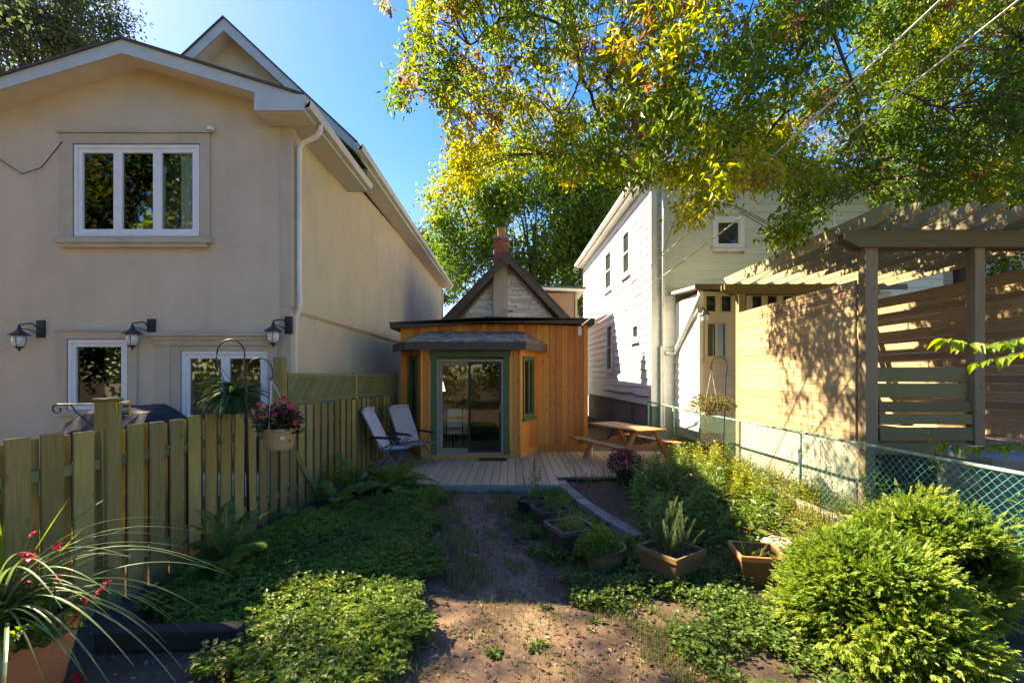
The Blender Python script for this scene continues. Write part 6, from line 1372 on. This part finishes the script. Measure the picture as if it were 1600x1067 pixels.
for k in range(10):
    c = cent[rng.integers(len(cent))]; s = Soup(); limb(s, [(12.8, 13.1, 6.5), tuple((np.array([12.8, 13.1, 6.5]) + c) / 2 + [0, 0, .4]), tuple(c)], [.07, .015]); s.build('branch', 'bark', GT)

def round_tree(name, label, base, trunk_r, crown, nclump, per, L, mat, tintf, clr=.9, group=None, limbs=10, hang=.3):
    """crown: list of (centre, radii)"""
    t = thing(name, label, 'tree', tuple(base), group); b = Vector(base); top = Vector(crown[0][0])
    s = Soup(); s.tube([b - V(0, 0, .3), b.lerp(top, .35) + V(.2, 0, 0), b.lerp(top, .7), top], [trunk_r, trunk_r * .75, trunk_r * .5, trunk_r * .2], 9); s.build('trunk', 'bark', t, smooth=True)
    C_ = []; vol = np.array([r[0] * r[1] * r[2] for _, r in crown]); pr = vol / vol.sum()
    for k in range(nclump):
        i = rng.choice(len(crown), p=pr); c, r = crown[i]; d = unit(rng.normal(size=3)); C_.append(np.array(c) + d * np.array(r) * rng.uniform(.35, 1.0) ** .5)
    C_ = np.array(C_); s = Soup(); leaf_cloud(s, C_, np.full(len(C_), clr), nclump * per, L, tintf(C_), .12, hang, .6); s.build('crown', mat, t)
    for k in range(limbs):
        c = Vector(C_[rng.integers(len(C_))]); st = b.lerp(top, random.uniform(.3, .8)); s = Soup(); limb(s, [st, st.lerp(c, .5) + V(0, 0, -.3), c], [trunk_r * .35, trunk_r * .06]); s.build('branch', 'bark', t)
    return t
Yt = 31.0; cw = lambda px, py, Y=Yt: tuple(at(px, py, Y))
round_tree('maple_tree', 'big dense maple behind the cottage with orange tinged top', (1.6, Yt, 0), .45,
           [(cw(835, 350), (4.6, 3.2, 3.8)), (cw(730, 335), (3.0, 2.5, 3.2)), (cw(800, 285), (4.2, 2.8, 2.2)), (cw(930, 330), (3.2, 2.6, 3.6)), (cw(720, 410), (2.5, 2.2, 2.2)), (cw(880, 410), (3.6, 2.4, 2.2)), (cw(965, 300), (2.0, 2, 2.5))],
           520, 62, .30, 'lf_maple', lambda c: np.clip(.30 + .30 * np.clip((c[:, 2] - 11.5) / 4, -.6, 1) * (c[:, 0] < 1.5) + .22 * ((c[:, 0] < -2) & (c[:, 2] > 12)) + rng.normal(size=len(c)) * .18, 0, 1), .95, None, 16)
round_tree('spruce_top_tree', 'fine leaved dark tree rising behind the stucco house roof', (-25, 24, 0), .5, [(cw(95, 30, 24), (3.6, 3, 3.2)), (cw(40, 90, 24), (3.5, 3, 2.6)), (cw(150, 80, 24), (2.2, 2, 2.0)), (cw(20, 10, 24), (3, 3, 3))], 330, 90, .20, 'lf_far', lambda c: rng.random(len(c)), .75, None, 12, .1)
round_tree('side_tree', 'leafy tree left of the stucco house, its edge showing over the roof', (-13.6, 9.6, 0), .3, [((-13.2, 9.3, 7.6), (2.6, 2.4, 3.0)), ((-14, 10, 5), (2.6, 2.2, 2.5)), ((-13.6, 9.6, 12.2), (2.6, 2.2, 2.4))], 210, 60, .16, 'lf_far', lambda c: rng.random(len(c)), .7, None, 6, .2)
round_tree('distant_tree', 'small distant treetop beside the stucco house eave', (-12.3, 62, 0), .5, [(cw(655, 400, 62), (3.0, 2.5, 3.5)), (cw(690, 430, 62), (4, 3, 4))], 120, 60, .4, 'lf_far', lambda c: rng.random(len(c)), 1.0, None, 4, .1)
round_tree('distant_tree', 'distant tree filling the gap between cottage gable and white house', (7.5, 45, 0), .5, [(cw(905, 420, 45), (4, 3, 4)), (cw(930, 330, 45), (4, 3, 5)), (cw(860, 460, 45), (5, 3, 3))], 160, 60, .38, 'lf_maple', lambda c: rng.random(len(c)) * .6, 1.1, None, 5, .1)

# trees of the next yards behind the viewer: the windows mirror them
for (x, y, r, lb) in ((-27, -5, 5.5, 'broad tree far left of the viewpoint, mirrored in the patio door'), (-17.5, -8, 5.2, 'broad tree left of the viewpoint, mirrored in the small lower window'), (-8.5, -9, 4.6, 'broad tree behind the viewpoint on the left, mirrored in the upper window'), (1, -16, 4.6, 'broad tree straight behind the viewpoint, mirrored in the glass door')):
    round_tree('backyard_tree', lb, (x, y, 0), .35, [((x, y, 8.5), (r, r * .7, 5.0)), ((x + 1, y, 3.2), (r * 1.05, r * .6, 3.0)), ((x - 1.5, y + 1, 12), (r * .8, r * .6, 3.2))], 330, 46, .36, 'lf_green', lambda c: rng.random(len(c)), .95, 'trees behind the viewpoint', 8, .2)

hg = thing('clipped_hedge', 'leafy hedge closing the yard behind the viewpoint, mirrored in the glass doors', 'hedge', (0, -6.5, 0))
n = 500; cent = np.stack([rng.uniform(-14, 10, n), rng.uniform(-7, -6, n), rng.uniform(.1, 2.3, n)], 1); s = Soup(); leaf_cloud(s, cent, np.full(n, .45), n * 40, .13, rng.random(n), .2, .3, .55); s.build('foliage', 'lf_green', hg)

# ------------------------------------------------------------------ leafy branches reaching in at the right edge
def leafy_branch(label, pts, n, L, W):
    t = thing('leafy_branch', label, 'branch', tuple(pts[0]), 'lime green branches at the right edge'); s = Soup(); s.tube(pts, [.008, .002], 5); s.build('twig', 'twig', t)
    P_ = np.array([list(p) for p in pts]); s = Soup(); 
    me = []
    for k in range(3):
        s = Soup(); a = blade_path((0, 0, 0), 0, L, .05, .25 + .1 * k, 7); s.ribbon(a, [W * .1, W * .7, W, W * .75, W * .35, .002], tint=.2 + .3 * k, fold=.12); me.append(mesh_of('leaf', np.vstack(s.v), np.vstack(s.f), np.concatenate(s.t), M['lf_branch']))
    for k in range(n):
        u = (k + random.random()) / n * (len(P_) - 1); i = min(int(u), len(P_) - 2); p = P_[i] + (P_[i + 1] - P_[i]) * (u - i)
        o = link(bpy.data.objects.new('leaf', random.choice(me))); o.parent = t; o.location = Vector(p) - ORG[t.name]; sc_ = random.uniform(.6, 1.15); o.scale = (sc_,) * 3
        d = P_[i + 1] - P_[i]; az = math.atan2(d[1], d[0]) + random.choice((-1, 1)) * random.uniform(.4, 1.5); o.rotation_euler = (R(random.uniform(-40, 40)), R(random.uniform(5, 55)), az)
leafy_branch('upper lime green leafy branch crossing in front of the pergola post', [at(1700, 500, 4.2), at(1600, 528, 4.2), at(1540, 540, 4.25), at(1470, 528, 4.3)], 46, .15, .08)
leafy_branch('sparser lime green branch hanging just below the upper one at the right', [at(1710, 520, 4.0), at(1620, 545, 4.0), at(1560, 560, 4.1), at(1520, 568, 4.15)], 22, .13, .07)
leafy_branch('lower lime green leafy branch in front of the air conditioner', [at(1720, 680, 4.9), at(1600, 690, 4.9), at(1530, 700, 4.95), at(1460, 690, 5.0)], 64, .15, .065)
leafy_branch('short upright lime green sprig above the chain link rail', [at(1470, 745, 4.95), at(1462, 712, 4.95), at(1455, 672, 5.0)], 12, .11, .045)
